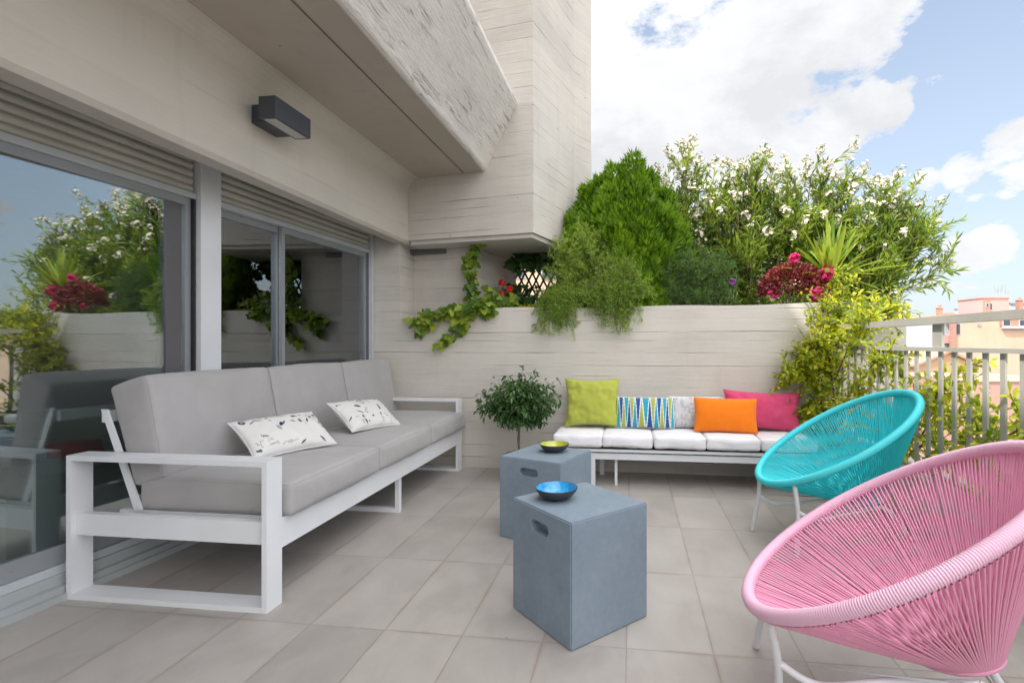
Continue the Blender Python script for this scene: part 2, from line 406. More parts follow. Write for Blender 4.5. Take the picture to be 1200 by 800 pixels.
def tube_np(path, rad, k=8, closed=False):
    """returns V,F for a tube along path"""
    path = np.asarray(path, float); n = len(path)
    rad = np.broadcast_to(np.asarray(rad, float), (n,))
    if closed: T = np.roll(path, -1, 0) - np.roll(path, 1, 0)
    else: T = np.gradient(path, axis=0)
    T /= np.linalg.norm(T, axis=1)[:, None] + 1e-12
    u = np.cross(T[0], [0, 0, 1.0]);
    if np.linalg.norm(u) < .1: u = np.cross(T[0], [1.0, 0, 0])
    U = np.zeros_like(T)
    for i in range(n):
        u = u - T[i] * np.dot(u, T[i]); u /= np.linalg.norm(u) + 1e-12; U[i] = u
    W = np.cross(T, U)
    if closed:   # spread the frame mismatch round the loop
        ur = U[-1] - T[0] * np.dot(U[-1], T[0]); ur /= np.linalg.norm(ur)
        ang = math.atan2(np.dot(ur, W[0]), np.dot(ur, U[0]))
        th = -ang * np.arange(n) / n
        U, W = U * np.cos(th)[:, None] + W * np.sin(th)[:, None], W * np.cos(th)[:, None] - U * np.sin(th)[:, None]
    a = np.arange(k) / k * 2 * np.pi
    V = (path[:, None] + rad[:, None, None] * (np.cos(a)[None, :, None] * U[:, None] + np.sin(a)[None, :, None] * W[:, None])).reshape(-1, 3)
    i = np.arange(n if closed else n - 1)[:, None]; j = np.arange(k)[None]
    i2 = (i + 1) % n; j2 = (j + 1) % k
    F = np.stack([i * k + j, i * k + j2, i2 * k + j2, i2 * k + j], -1).reshape(-1, 4)
    return V, F
class Acc:
    def __init__(s): s.V = []; s.F = []; s.n = 0; s.var = []
    def add(s, V, F, var=None):
        s.V.append(V); s.F.append(F + s.n); s.n += len(V)
        s.var.append(np.full(len(V), rng.random()) if var is None else var)
    def tube(s, path, rad, k=8, closed=False, cap=True):
        V, F = tube_np(path, rad, k, closed)
        s.add(V, F)
        if cap and not closed:
            for st, c in ((0, path[0]), (len(V) - k, path[-1])):
                base = s.n - len(V)
                idx = base + st + np.arange(k)
                s.V.append(np.array([c], float)); ci = s.n; s.n += 1; s.var.append(np.array([.5]))
                s.F.append(np.stack([idx, np.roll(idx, -1), np.full(k, ci), np.full(k, ci)], -1)[:, :3] if False else np.stack([idx, np.roll(idx, -1), np.full(k, ci)], -1))
                s._tri = True
                base = None
    def build(s, name, mat, parent=None, smooth=True, **kw):
        V = np.concatenate(s.V)
        q = [f for f in s.F if f.shape[1] == 4]; t = [f for f in s.F if f.shape[1] == 3]
        Fs = []
        if q: Fs.append(np.concatenate(q))
        if t: Fs.append(np.concatenate(t))
        return np_mesh(name, V, Fs, mat, parent, var=np.concatenate(s.var), smooth=smooth, **kw)
def tube_obj(name, path, rad, mat, parent=None, k=10, closed=False):
    a = Acc(); a.tube(np.asarray(path, float), rad, k, closed); return a.build(name, mat, parent)

# camera numbers used to read positions off the photograph
FPX, HC, CXP, CYP = 600., 1.1, 663., 401.
YAW = math.atan(77 / 600.)
def at(px, py, d):
    """world point seen at photo pixel (px,py) at distance d along the view axis"""
    t = (px - CXP) / FPX; s, c = math.sin(YAW), math.cos(YAW)
    return Vector((d * (-s + c * t), d * (c + s * t), HC + d * (CYP - py) / FPX))

# ------------------------------------------------------------------ rounded cushions
def rbox(name, size, mat, parent, loc, rot=(0, 0, 0), r=.04, puff=.015, nz=.004, n=(26, 26, 8), seed=0, pipe=None, post=None):
    hx, hy, hz = [s / 2 for s in size]
    nx, ny, nzc = n
    off = Vector((seed * 3.1, seed * 1.7, seed))
    def dm(q):
        q = Vector(q)
        inner = Vector((max(-hx + r, min(hx - r, q.x)), max(-hy + r, min(hy - r, q.y)), max(-hz + min(r, hz), min(hz - min(r, hz), q.z))))
        d = q - inner
        if d.length > 1e-9: d.normalize()
        p = inner + d * min(r, hz)
        ax, ay, az = 1 - (q.x / hx) ** 2, 1 - (q.y / hy) ** 2, 1 - (q.z / hz) ** 2
        p.z += math.copysign(1, q.z) * puff * (max(0, ax) * max(0, ay)) ** .5 * (abs(q.z) / hz)
        p.x += math.copysign(1, q.x) * puff * .5 * max(0, ay) * max(0, az) * (abs(q.x) / hx) ** 4
        p.y += math.copysign(1, q.y) * puff * .5 * max(0, ax) * max(0, az) * (abs(q.y) / hy) ** 4
        nn = mnoise.noise_vector(p * 4 + off) * nz + mnoise.noise_vector(p * 11 + off) * nz * .45
        # soft creases
        cr = 1 - abs(mnoise.noise(Vector((p.x * 5, p.y * 9, p.z * 9)) + off))
        p = p + nn
        p -= d * (max(0, cr - .88) * .022) * (nz / .004)
        return post(p) if post else p
    bm = bmesh.new()
    def face(fx, a, b):
        g = {}
        for i in range(a + 1):
            for j in range(b + 1):
                g[i, j] = bm.verts.new(fx(i / a * 2 - 1, j / b * 2 - 1))
        for i in range(a):
            for j in range(b):
                bm.faces.new((g[i, j], g[i + 1, j], g[i + 1, j + 1], g[i, j + 1]))
    def w(t): return math.copysign(abs(t) ** .8, t)   # denser at rims
    face(lambda u, v: (w(u) * hx, w(v) * hy, hz), nx, ny); face(lambda u, v: (w(u) * hx, w(v) * hy, -hz), nx, ny)
    face(lambda u, v: (w(u) * hx, hy, w(v) * hz), nx, nzc); face(lambda u, v: (w(u) * hx, -hy, w(v) * hz), nx, nzc)
    face(lambda u, v: (hx, w(u) * hy, w(v) * hz), ny, nzc); face(lambda u, v: (-hx, w(u) * hy, w(v) * hz), ny, nzc)
    bmesh.ops.remove_doubles(bm, verts=bm.verts, dist=1e-5)
    for v in bm.verts: v.co = dm(v.co)
    bmesh.ops.recalc_face_normals(bm, faces=bm.faces)
    me = bpy.data.meshes.new(name); bm.to_mesh(me); bm.free()
    o = link_mesh(name, me, mat, parent, loc, rot, True)
    if pipe:
        k = 40; t = np.linspace(-1, 1, k, endpoint=False); pts = []
        A_, B_ = (hx, hy) if pipe == 'z' else (hy, hz)
        ring = [(A_ * u, -B_) for u in t] + [(A_, B_ * u) for u in t] + [(-A_ * u, B_) for u in t] + [(-A_, -B_ * u) for u in t]
        for (u, v) in ring: pts.append(dm((u, v, hz) if pipe == 'z' else (hx, u, v)))
        s = Acc(); s.tube(np.array([tuple(p) for p in pts]), .0026, 6, True); s.build('piping', mat, o)
    return o
def pillow(name, w, h, t, mat, label, cat, loc, rot, group=None, grid=(60, 40), pat=None, seed=0, pinch=.07, wr=.004, exp=.42):
    nx, ny = grid
    U, Vv = np.meshgrid(np.linspace(-1, 1, nx + 1), np.linspace(-1, 1, ny + 1), indexing='ij')
    Us = np.sign(U) * np.abs(U) ** .85; Vs = np.sign(Vv) * np.abs(Vv) ** .85
    X = Us * w / 2 * (1 - pinch * (1 - Vs ** 2)) ; Z = Vs * h / 2 * (1 - pinch * 1.2 * (1 - Us ** 2))
    T = t / 2 * np.clip((1 - Us ** 2) * (1 - Vs ** 2), 0, 1) ** exp
    n0 = np.zeros_like(T)
    for i in range(nx + 1):
        for j in range(ny + 1):
            p = Vector((X[i, j] * 9 + seed * 5, Z[i, j] * 9, seed))
            r2 = max(abs(Us[i, j]), abs(Vs[i, j]))
            n0[i, j] = mnoise.noise(p) * wr * 1.5 + mnoise.noise(p * 2.7) * wr * (.3 + r2)
    edge = np.clip(T / (t * .12), 0, 1)
    Yf = -T + n0 * edge; Yb = T + n0 * .5 * edge
    V = np.concatenate([np.stack([X, Yf, Z], -1).reshape(-1, 3), np.stack([X, Yb, Z], -1).reshape(-1, 3)])
    V[:, 2] += h / 2
    i, j = np.meshgrid(np.arange(nx), np.arange(ny), indexing='ij'); k = ny + 1
    F = np.stack([i * k + j, (i + 1) * k + j, (i + 1) * k + j + 1, i * k + j + 1], -1).reshape(-1, 4)
    F2 = F[:, ::-1] + (nx + 1) * (ny + 1)
    o = np_mesh(name, V, [np.concatenate([F, F2])], mat, smooth=True, loc=loc, rot=rot)
    # weld rim
    bm = bmesh.new(); bm.from_mesh(o.data)
    bm.to_mesh(o.data); bm.free()
    if pat is not None:
        C = np.ones((len(V), 4), np.float32)
        C[:, :3] = pat(np.concatenate([U.ravel(), U.ravel()]), np.concatenate([Vv.ravel(), Vv.ravel()]))
        a = o.data.color_attributes.new('pat', 'FLOAT_COLOR', 'POINT'); a.data.foreach_set('color', C.ravel())
    tag(o, label, cat, group)
    # piped seam round the rim
    rim = []
    idx = [(a_, 0) for a_ in range(nx)] + [(nx, b_) for b_ in range(ny)] + [(nx - a_, ny) for a_ in range(nx)] + [(0, ny - b_) for b_ in range(ny)]
    for (a_, b_) in idx: rim.append((X[a_, b_], 0, Z[a_, b_] + h / 2))
    s = Acc(); s.tube(np.array(rim), .0032, 6, True); s.build('piping', mat if pat is None else M['pad'], o)
    return o

# ------------------------------------------------------------------ plant helpers
def rand_unit(n):
    v = rng.normal(size=(n, 3)); return v / np.linalg.norm(v, axis=1)[:, None]
def norm(v): return v / (np.linalg.norm(v, axis=1)[:, None] + 1e-9)
def leaves(acc, P, D, Ln, W, fold=.25, up=None, droop=0.0, wide=.45):
    """folded lance leaf: base, left, right, tip + midrib point"""
    n = len(P)
    if n == 0: return
    D = norm(D); ref = rand_unit(n) if up is None else norm(up + rand_unit(n) * .35)
    S = norm(np.cross(D, ref)); Nn = np.cross(S, D)
    Ln = np.broadcast_to(Ln, n)[:, None]; W = np.broadcast_to(W, n)[:, None]
    mid = P + D * Ln * wide
    tip = P + D * Ln + np.array([0, 0, -1.]) * droop * Ln
    a = mid + S * W / 2 + Nn * W * fold; b = mid - S * W / 2 + Nn * W * fold
    m2 = mid + (tip - mid) * .5
    c = m2 + S * W * .36 + Nn * W * fold * .6; d = m2 - S * W * .36 + Nn * W * fold * .6
    V = np.stack([P, a, mid, b, c, m2, d, tip], 1).reshape(-1, 3)
    k = np.arange(n)[:, None] * 8
    T = np.concatenate([k + np.array([[0, 2, 1]]), k + np.array([[0, 3, 2]]), k + np.array([[4, 5, 7]]), k + np.array([[5, 6, 7]])])
    Q = np.concatenate([k + np.array([[1, 2, 5, 4]]), k + np.array([[2, 3, 6, 5]])])
    acc.V.append(V); acc.F.append(T + acc.n); acc.F.append(Q + acc.n); acc.n += len(V)
    acc.var.append(np.repeat(rng.random(n), 8))
def quads(acc, P, D, Ln, W, up=None):
    """small diamond leaf (2 triangles), for fine foliage"""
    n = len(P)
    D = norm(D); ref = rand_unit(n) if up is None else norm(up + rand_unit(n) * .3)
    S = norm(np.cross(D, ref)); Nn = np.cross(S, D)
    Ln = np.broadcast_to(Ln, n)[:, None]; W = np.broadcast_to(W, n)[:, None]
    m = P + D * Ln * .5 + Nn * W * .15
    V = np.stack([P, m + S * W / 2, P + D * Ln, m - S * W / 2], 1).reshape(-1, 3)
    k = np.arange(n)[:, None] * 4
    acc.V.append(V); acc.F.append(k + np.array([[0, 1, 2, 3]]) + acc.n); acc.n += len(V)
    acc.var.append(np.repeat(rng.random(n), 4))
def along(path, t):
    """points and tangents on a polyline at fractions t"""
    path = np.asarray(path); n = len(path) - 1
    f = np.clip(t, 0, .9999) * n; i = f.astype(int); r = (f - i)[:, None]
    return path[i] * (1 - r) + path[i + 1] * r, norm(path[i + 1] - path[i])
def twig(p0, p1, bend=.1, n=8, wob=.02):
    p0, p1 = np.array(p0, float), np.array(p1, float)
    ln = np.linalg.norm(p1 - p0)
    mid = (p0 + p1) / 2 + rng.normal(size=3) * bend * ln
    t = np.linspace(0, 1, n)[:, None]
    pth = (1 - t) ** 2 * p0 + 2 * t * (1 - t) * mid + t * t * p1
    pth[1:-1] += rng.normal(size=(n - 2, 3)) * wob * ln * .3
    return pth
def flower_cluster(acc, c, r, n, size):
    """n five-petalled blossoms round c"""
    P = c + rand_unit(n) * r * rng.random((n, 1)) ** .4
    out = norm(P - c + np.array([0, -.01, .02]))
    for k in range(5):
        base = rand_unit(n)
        a = norm(np.cross(out, base)) if k == 0 else a
        b = np.cross(out, a)
        th = k * 2 * np.pi / 5
        d = a * math.cos(th) + b * math.sin(th) + out * .45
        quads(acc, P, d, size, size * .8, up=out)

# ================================================================== SETTING
def sheet(name, x0, x1, y0, y1, z, mat, kind='structure'):
    me = bpy.data.meshes.new(name); me.from_pydata([(x0, y0, z), (x1, y0, z), (x1, y1, z), (x0, y1, z)], [], [(0, 1, 2, 3)])
    o = link_mesh(name, me, mat); o['kind'] = kind; return o
fl = box('terrace_floor', -2.62, 1.60, -5.0, 4.379, -.3, 0, M['tiles'], bevel=0); tag(fl, kind='structure')
sheet('street_ground', -1500, 1500, -1500, 1500, -19, M['asphalt'])

YW = 4.38
# ---- building the terrace belongs to
bld = empty('apartment_building', (-2.3, YW, 0), 0, 'pale board-marked concrete building with overhanging balcony and wide sliding windows', 'building')
def bpart(name, bm, mat, **kw):
    o = bm_obj(name, bm, mat, None, **kw)
    o.parent = bld; o.matrix_parent_inverse = Matrix.Translation((-2.3, YW, 0)).inverted(); return o
def bbox(name, x0, x1, y0, y1, z0, z1, mat, bevel=.006):
    bm = bmesh.new(); add_box(bm, x0, x1, y0, y1, z0, z1); return bpart(name, bm, mat, bevel=bevel)
# lintel beam with rounded junction to the soffit and a small chamfer at its foot
bm = bmesh.new()
XB = -1.991
prof = [(XB - .02, 1.985), (XB, 2.008), (XB, 2.44)]
for k in range(7):
    a = k / 6 * math.pi / 2
    prof.append((XB + .11 - .11 * math.cos(a), 2.447 + .11 * math.sin(a)))
prof += [(XB + .112, 2.70), (XB - .12, 2.70), (XB - .12, 1.985)]
prism(bm, prof, -5, 4.52, 'y'); bpart('lintel_beam', bm, M['beam'], smooth=False)
# soffit strip, groove, outer strip, sloping parapet
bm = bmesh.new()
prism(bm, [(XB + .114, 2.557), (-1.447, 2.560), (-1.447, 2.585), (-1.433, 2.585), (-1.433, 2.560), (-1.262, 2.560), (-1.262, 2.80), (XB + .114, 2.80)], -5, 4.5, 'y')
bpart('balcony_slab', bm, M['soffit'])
bm = bmesh.new()
prof = [(-1.260, 2.558)]
for k in range(6):
    a = k / 5 * R(64); prof.append((-1.252 + .045 * math.sin(a) * .9, 2.560 + .05 * (1 - math.cos(a)) * 1.6))
prof += [(-.955, 3.085), (-.95, 3.112), (-.975, 3.125), (-1.12, 3.125), (-1.26, 2.86)]
# roughened board-marked parapet face: subdivide along its length and wobble
n = 240
ys = np.linspace(-5, 4.5, n); fine = []
for i in range(len(prof) - 1):
    a_, b_ = prof[i], prof[i + 1]; m_ = 14 if math.dist(a_, b_) > .3 and i < 8 else 1
    for k in range(m_): fine.append((a_[0] + (b_[0] - a_[0]) * k / m_, a_[1] + (b_[1] - a_[1]) * k / m_))
fine.append(prof[-1]); k_ = len(fine)
V = np.zeros((n, k_, 3))
for i, y in enumerate(ys):
    for j, (px_, pz_) in enumerate(fine):
        w_ = mnoise.noise(Vector((y * 9, pz_ * 30, 1))) * .006 + mnoise.noise(Vector((y * 40, pz_ * 60, 4))) * .003 if 6 < j < k_ - 4 else 0
        V[i, j] = (px_ + w_, y, pz_ - w_ * .5)
i, j = np.meshgrid(np.arange(n - 1), np.arange(k_), indexing='ij'); j2 = (j + 1) % k_
F = np.stack([i * k_ + j, i * k_ + j2, (i + 1) * k_ + j2, (i + 1) * k_ + j], -1).reshape(-1, 4)
o = np_mesh('balcony_parapet', V.reshape(-1, 3), [F, np.arange(k_)[None, ::-1], (np.arange(k_) + (n - 1) * k_)[None]], M['rough'])
o.parent = bld; o.matrix_parent_inverse = Matrix.Translation((-2.3, YW, 0)).inverted()
# jutting block (stair/chimney volume)
A_, B_, C_, D_ = (-1.99, 4.381), (-.807, 4.178), (-.562, 5.04), (-.412, 5.30)
bm = bmesh.new(); prism(bm, [A_, B_, C_, D_, (-.62, 6.1), (-2.6, 6.1), (-2.6, 4.55), (-1.99, 4.55)], 2.012, 3.10)
bpart('jutting_block', bm, M['wall'], bevel=.008)
bm = bmesh.new(); prism(bm, [(-1.975, 4.397), (-.818, 4.199), (-.566, 5.045), (-.417, 5.303), (-.62, 6.1), (-2.6, 6.1), (-2.6, 4.58), (-1.975, 4.58)], 3.103, 7.4)
bpart('upper_block', bm, M['wall'], bevel=.008)
bm = bmesh.new(); prism(bm, [(-1.975, 4.405), (-.825, 4.208), (-.60, 5.0), (-.46, 5.28), (-.66, 6.0), (-2.5, 6.0), (-2.5, 4.58), (-1.975, 4.58)], 1.975, 2.011)
bpart('drip_edge', bm, M['wall'], bevel=.004)
# pier and splayed recess wall
bbox('pier', -2.33, -2.072, YW + .002, 4.68, 1.335, 2.25, M['wall'], .012)
bm = bmesh.new(); prism(bm, [(-2.074, 4.682), (-1.474, 4.568), (-1.308, 5.151), (-1.27, 5.56), (-1.5, 5.60), (-2.4, 5.0), (-2.4, 4.684)], .9, 1.974)
bpart('recess_wall', bm, M['wall'], bevel=.006)
bbox('recess_lintel', -2.07, -1.72, 4.60, 4.66, 1.93, 1.973, M['alu_dark'], .003)
# masses above, behind the glass line and behind the viewer
bbox('upper_wall', -2.9, -2.35, -14, 4.37, 2.82, 7.6, M['wall'])  # unseen upper storey, height and length set to keep the terrace in shade
bbox('side_wall', -2.9, 1.9, -5.4, -5.01, -.3, 2.55, M['wall'])
bbox('lower_facade', -7, 1.8, -5, 5.9, -19, -.31, M['wall'])
# room behind the glass (closed box, open to the glass side)
bbox('room_ceiling', -7, XB - .14, -5, 4.5, 2.30, 2.55, M['room'])
bbox('room_floor', -7, -2.64, -5, 4.36, -.2, .04, M['wood_floor'])
bbox('room_back_wall', -7.2, -7.01, -5, 4.5, -.2, 2.6, M['room'])
bbox('room_end_wall', -7, -2.50, 4.37, 4.6, -.2, 2.29, M['room'])

# ---- glazing, turned a hair off the beam line; local y runs away from the far jamb
WA = R(-2.98)
def win_part(name, boxes, mat, parent=bld, bevel=.0025):
    bm = bmesh.new()
    for b in boxes: add_box(bm, *b)
    o = bm_obj(name, bm, mat, None, bevel=bevel)
    Mw = Matrix.Translation((-2.33, YW, 0)) @ Matrix.Rotation(WA, 4, 'Z')
    o.data.transform(Matrix.Translation((2.3, -YW, 0)) @ Mw)
    o.parent = parent
    return o
def window(y0, y1, tag_l, split):
    """frame with sashes between local y0<y1"""
    f = win_part('sliding_window', [(-.09, .004, y0, y1, 1.900, 1.932), (-.09, .0, y0, y1, .10, .135),
                                    (-.09, .0, y0, y0 + .012, .136, 1.899), (-.09, 0, y1 - .012, y1, .136, 1.899)], M['alu'])
    f['label'] = tag_l
    yy = [y0 + .013] + split + [y1 - .013]
    for k in range(len(yy) - 1):
        a, b = yy[k] - (.03 if k else 0), yy[k + 1] + (.0)
        x = -.030 if k % 2 else -.062
        s = win_part('sash', [(x - .012, x + .014, a, b, .137, .215), (x - .012, x + .014, a, b, 1.858, 1.899),
                              (x - .012, x + .014, a, a + .028, .2155, 1.8575), (x - .012, x + .014, b - .036, b, .2155, 1.8575)], M['sash'], f)
        s.matrix_parent_inverse = Matrix.Identity(4)
        p = win_part('pane', [(x - .004, x + .003, a + .026, b - .034, .213, 1.860)], M['glass'], s, 0)
    return f
w1 = window(-6.4, -1.80, 'wide sliding window nearest the viewer mirroring trees and sky', [-4.1])
w2 = window(-1.655, -.045, 'narrower sliding window beside the concrete pier', [-1.08])
# dark stiles by the post
win_part('jamb_liner', [(-.085, -.02, -1.958, -1.868, .22, 1.857)], M['alu_dark'], w1)
win_part('jamb_gasket', [(-.085, .004, -1.816, -1.802, .136, 1.898)], M['rubber'], w1)
win_part('jamb_liner', [(-.085, .002, -.072, -.058, .22, 1.898)], M['alu_dark'], w2)
win_part('window_post', [(-.10, .03, -1.795, -1.66, .02, 2.28)], M['white'])
win_part('corner_jamb', [(-.09, .02, -.043, -.004, .0, 2.24)], M['alu'])
win_part('threshold', [(-.10, .012, -6.4, -.045, .055, .099), (-.10, .04, -6.4, -.045, .028, .0545), (-.10, .062, -6.4, -.045, .0, .0275)], M['sill'])
# roller shutters: ribbed curtain
def shutter(y0, y1, label):
    prof_ = []
    z = 1.936
    while z < 2.29:
        for k in range(8):
            a = k / 8 * math.pi
            prof_.append((-.018 + .014 * math.sin(a) ** .7 if a > 0 else -.018, z + .043 * k / 8))
        z += .043
    prof_ += [(-.05, z), (-.05, 1.936)]
    bm = bmesh.new(); prism(bm, prof_, y0, y1, 'y')
    me = bpy.data.meshes.new('roller_shutter'); bmesh.ops.recalc_face_normals(bm, faces=bm.faces); bm.to_mesh(me); bm.free()
    me.transform(Matrix.Translation((2.3, -YW, 0)) @ Matrix.Translation((-2.33, YW, 0)) @ Matrix.Rotation(WA, 4, 'Z'))
    o = link_mesh('roller_shutter', me, M['shutter'], bld); o['label'] = label
shutter(-6.4, -1.81, 'grey ribbed roller shutter over the wide window')
shutter(-1.65, -.048, 'grey ribbed roller shutter over the narrower window')

# ---- wall lamp
lamp = empty('wall_lamp', (XB, 2.56, 2.30), 0, 'dark grey rectangular lamp fixed to the concrete beam above the windows', 'lamp')
box('mounting_box', .003, .096, -.09, .10, -.045, .052, M['lamp'], lamp)
box('lamp_body', .097, .190, -.16, .13, -.050, .058, M['lamp'], lamp, bevel=.004)
box('diffuser', .112, .176, -.14, .11, -.0535, -.0505, M['lamp_glass'], lamp, bevel=.001)

# ---- planter
pw = empty('planter_wall', (0, YW, 0), 0, 'pale board-marked concrete planter wall behind the bench, filled with shrubs', 'wall')
bm = bmesh.new()
top = [(-2.33, 1.332)] + [(x, 1.334 + .066 * min(1, max(0, (x + 1.72) / .42)) ** 1.5 + .006 * math.sin(x * 5) + .018 * max(0, x) * .7) for x in np.linspace(-2.07, 2.166, 60)]
prism(bm, [(2.166, 0.0), (-2.33, 0.0)] + top, 0, .17, 'y')
bm_obj('front_wall', bm, M['wall'], pw, bevel=.006)
box('end_wall', 2.02, 2.166, .172, 1.50, 0, 1.40, M['wall'], pw, .006)
box('back_wall', -1.26, 2.166, 1.502, 1.62, 0, 1.20, M['wall'], pw, .006)
box('soil', -2.07, 2.018, .172, 1.50, .9, 1.27, M['soil'], pw, 0)
# low kerb below the railing
kb = empty('parapet_kerb', (1.6, 0, 0), 0, 'low concrete kerb carrying the railing along the terrace edge', 'kerb')
box('kerb_body', 0, .22, -5, 4.378, -.3, .345, M['wall'], kb, .012)
box('skirting', -.012, -.001, -5, 4.378, .001, .075, M['tiles'], kb, .002)

# ---- railing
rl = empty('railing', (1.625, 0, .345), 0, 'grey painted metal railing with flat balusters and two rails', 'railing')
bm = bmesh.new(); add_box(bm, -.032, .032, -4.9, 4.376, .852, .892); bm_obj('handrail', bm, M['rail'], rl, bevel=.010, seg=3)
box('middle_rail', -.022, .022, -4.9, 4.376, .706, .728, M['rail'], rl, .003)
box('bottom_rail', -.015, .015, -4.9, 4.376, .028, .046, M['rail'], rl, .003)
y = 2.365 + .1155 * 17
bal0 = None
while y > -.6:
    if bal0 is None:
        bal0 = box('baluster', -.005, .005, -.0155, .0155, 0, .660, M['rail'], rl, .002, loc=(0, y, .046)); b_ = bal0
    else:
        b_ = bal0.copy(); COL.objects.link(b_); b_.parent = rl; b_.location = (0, y, .046)
    y -= .1155
po = None
for y in (2.965, 1.78, .6, 4.15):
    box('post', -.007, .007, -.042, .042, .728, .852, M['rail'], rl, .002, loc=(0, y, 0))
    box('post_foot', -.009, .009, -.03, .03, 0.0, .028, M['rail'], rl, .002, loc=(0, y, 0))

# ---- trellis in the dark recess
tr = empty('trellis', (-.85, 5.62, 1.28), R(-4), 'black diamond lattice trellis in the dark gap under the concrete block', 'trellis')
bm = bmesh.new()
def slat(bm, x0, z0, x1, z1, y, w=.012):
    dx, dz = x1 - x0, z1 - z0; l = math.hypot(dx, dz); nx, nz = -dz / l * w, dx / l * w
    prism(bm, [(x0 + nx, z0 + nz), (x1 + nx, z1 + nz), (x1 - nx, z1 - nz), (x0 - nx, z0 - nz)], y, y + .006, 'y')
for k in range(-9, 14):
    x = -.55 + k * .085
    for sg, yy in ((1, 0), (-1, .007)):
        x0, z0, x1, z1 = x, 0, x + sg * .72 * .5, .72
        # clip to panel
        t0, t1 = 0, 1
        for lim in (-.5, .5):
            pass
        pts = [(x0 + (x1 - x0) * t, .72 * t) for t in np.linspace(0, 1, 40)]
        pts = [p for p in pts if -.5 <= p[0] <= .5]
        if len(pts) > 3: slat(bm, *pts[0], *pts[-1], yy, .010)
bm_obj('lattice', bm, M['dark'], tr)
bm = bmesh.new(); add_box(bm, -.53, -.5, -.005, .02, 0, .74); add_box(bm, .5, .53, -.005, .02, 0, .74); add_box(bm, -.499, .499, -.005, .02, .722, .74)
bm_obj('frame', bm, M['dark'], tr)

# ================================================================== FURNITURE
def loopbar(bm, x0, x1, z0, z1, y0, y1, t):
    """flat-bar rectangle standing in the XZ plane"""
    add_box(bm, x0, x1, y0, y1, z1 - t, z1); add_box(bm, x0, x1, y0, y1, z0, z0 + t)
    add_box(bm, x0, x0 + t, y0, y1, z0 + t, z1 - t); add_box(bm, x1 - t, x1, y0, y1, z0 + t, z1 - t)
sofa = empty('outdoor_sofa', (-1.94, 3.11, 0), 0, 'long three-seat outdoor sofa with white metal frame and grey cushions', 'sofa')
OX, OY = 1.94, -3.11
def S(name, bm, mat=M['white'], **kw):
    o = bm_obj(name, bm, mat, sofa, **kw); o.data.transform(Matrix.Translation((OX, OY, 0))); return o
for y0, y1 in ((1.905, 1.998), (4.222, 4.315)):
    bm = bmesh.new(); loopbar(bm, -2.405, -1.468, 0, .615, y0, y1, .022)
    S('armrest', bm, bevel=.0025)
for y0 in (1.93, 4.24):
    bm = bmesh.new(); add_box(bm, -2.382, -1.491, y0, y0 + .035, .268, .36); S('cross_rail', bm, bevel=.002)
bm = bmesh.new(); add_box(bm, -1.505, -1.4685, 1.9985, 4.2215, .232, .358); S('front_rail', bm, bevel=.003)
bm = bmesh.new(); add_box(bm, -2.25, -2.215, 1.9985, 4.2215, .268, .36); S('rear_rail', bm, bevel=.003)
bm = bmesh.new()
for k in range(16): add_box(bm, -2.214, -1.506, 2.03 + k * .14, 2.08 + k * .14, .335, .352)
S('seat_slats', bm, bevel=.002)
bm = bmesh.new()
for y in (3.145,):
    loopbar(bm, -2.28, -1.49, 0, .231, y, y + .035, .028)
S('middle_leg', bm, bevel=.002)
for y in (2.005, 3.09, 4.19):
    bm = bmesh.new()
    for v in [None]:
        prism(bm, [(-2.150, .36), (-2.185, .36), (-2.352, .80), (-2.325, .80)], y, y + .012, 'y')
    S('back_strut', bm, bevel=.002)
bm = bmesh.new(); add_box(bm, -2.365, -2.345, 2.02, 4.21, .74, .79); S('back_rail', bm, bevel=.003)
ys = [2.012, 2.785, 3.555, 4.30]
for k in range(3):
    a, b = ys[k], ys[k + 1]
    rbox('seat_cushion', (.735, b - a - .003, .140), M['sofa'], sofa, (-1.80 + OX, (a + b) / 2 + OY, .428), r=.020, puff=.022, nz=.0030, seed=k, n=(44, 44, 10), pipe='z')
    L_ = b - a
    def plump(p, L_=L_):                              # thicker towards the top, plump front
        f_ = p.x / .09
        if f_ > 0: p.x += .12 * p.z * f_ + .020 * f_ * max(0, 1 - (p.z / .23) ** 2) * max(0, 1 - (p.y / (.5 * L_)) ** 2) ** .5
        return p
    rbox('back_cushion', (.180, b - a - .003, .46), M['sofa'], sofa, (-2.175 + OX, (a + b) / 2 + OY, .703), (0, R(-17), 0), r=.020, puff=.014, nz=.0036, seed=k + 5, n=(12, 44, 40), pipe='x', post=plump)

# printed lumbar pillows
def print_pat(seed):
    r_ = np.random.default_rng(seed)
    marks = []
    for k in range(46):
        marks.append((r_.uniform(-.93, .93), r_.uniform(-.88, .88), r_.uniform(-1.2, 1.2), r_.uniform(.03, .11), r_.uniform(.012, .036),
                      (.02, .035, .05) if r_.random() < .28 else ((.10, .12, .14) if r_.random() < .5 else (.34, .36, .38)), r_.random()))
    def f(U, V):
        C = np.tile(np.array([[.74, .73, .71]]), (len(U), 1))
        x, y = U * 1.0, V * .56
        for (mx, my, an, ln, wd, col, ty) in marks:
            dx, dy = x - mx, y - my * .56
            a = dx * math.cos(an) + dy * math.sin(an); b = -dx * math.sin(an) + dy * math.cos(an)
            if ty < .55: m = (np.abs(a) < ln) & (np.abs(b) < wd * (1 - (a / ln) ** 2) + .001)
            elif ty < .8: m = (np.abs(a) < ln) & (np.abs(b - .02 * np.sin(a * 60)) < .006)
            else: m = (np.abs(a) < ln) & (np.abs(b) < .03) & (np.sin(a * 150 + b * 80) > .45)
            C[m] = col
        d = np.hypot(x + .83, y - .40)
        if seed == 1:
            m = (d < .075); C[m] = (.05, .06, .08); C[(d < .03)] = (.4, .42, .45)
        return C
    return f
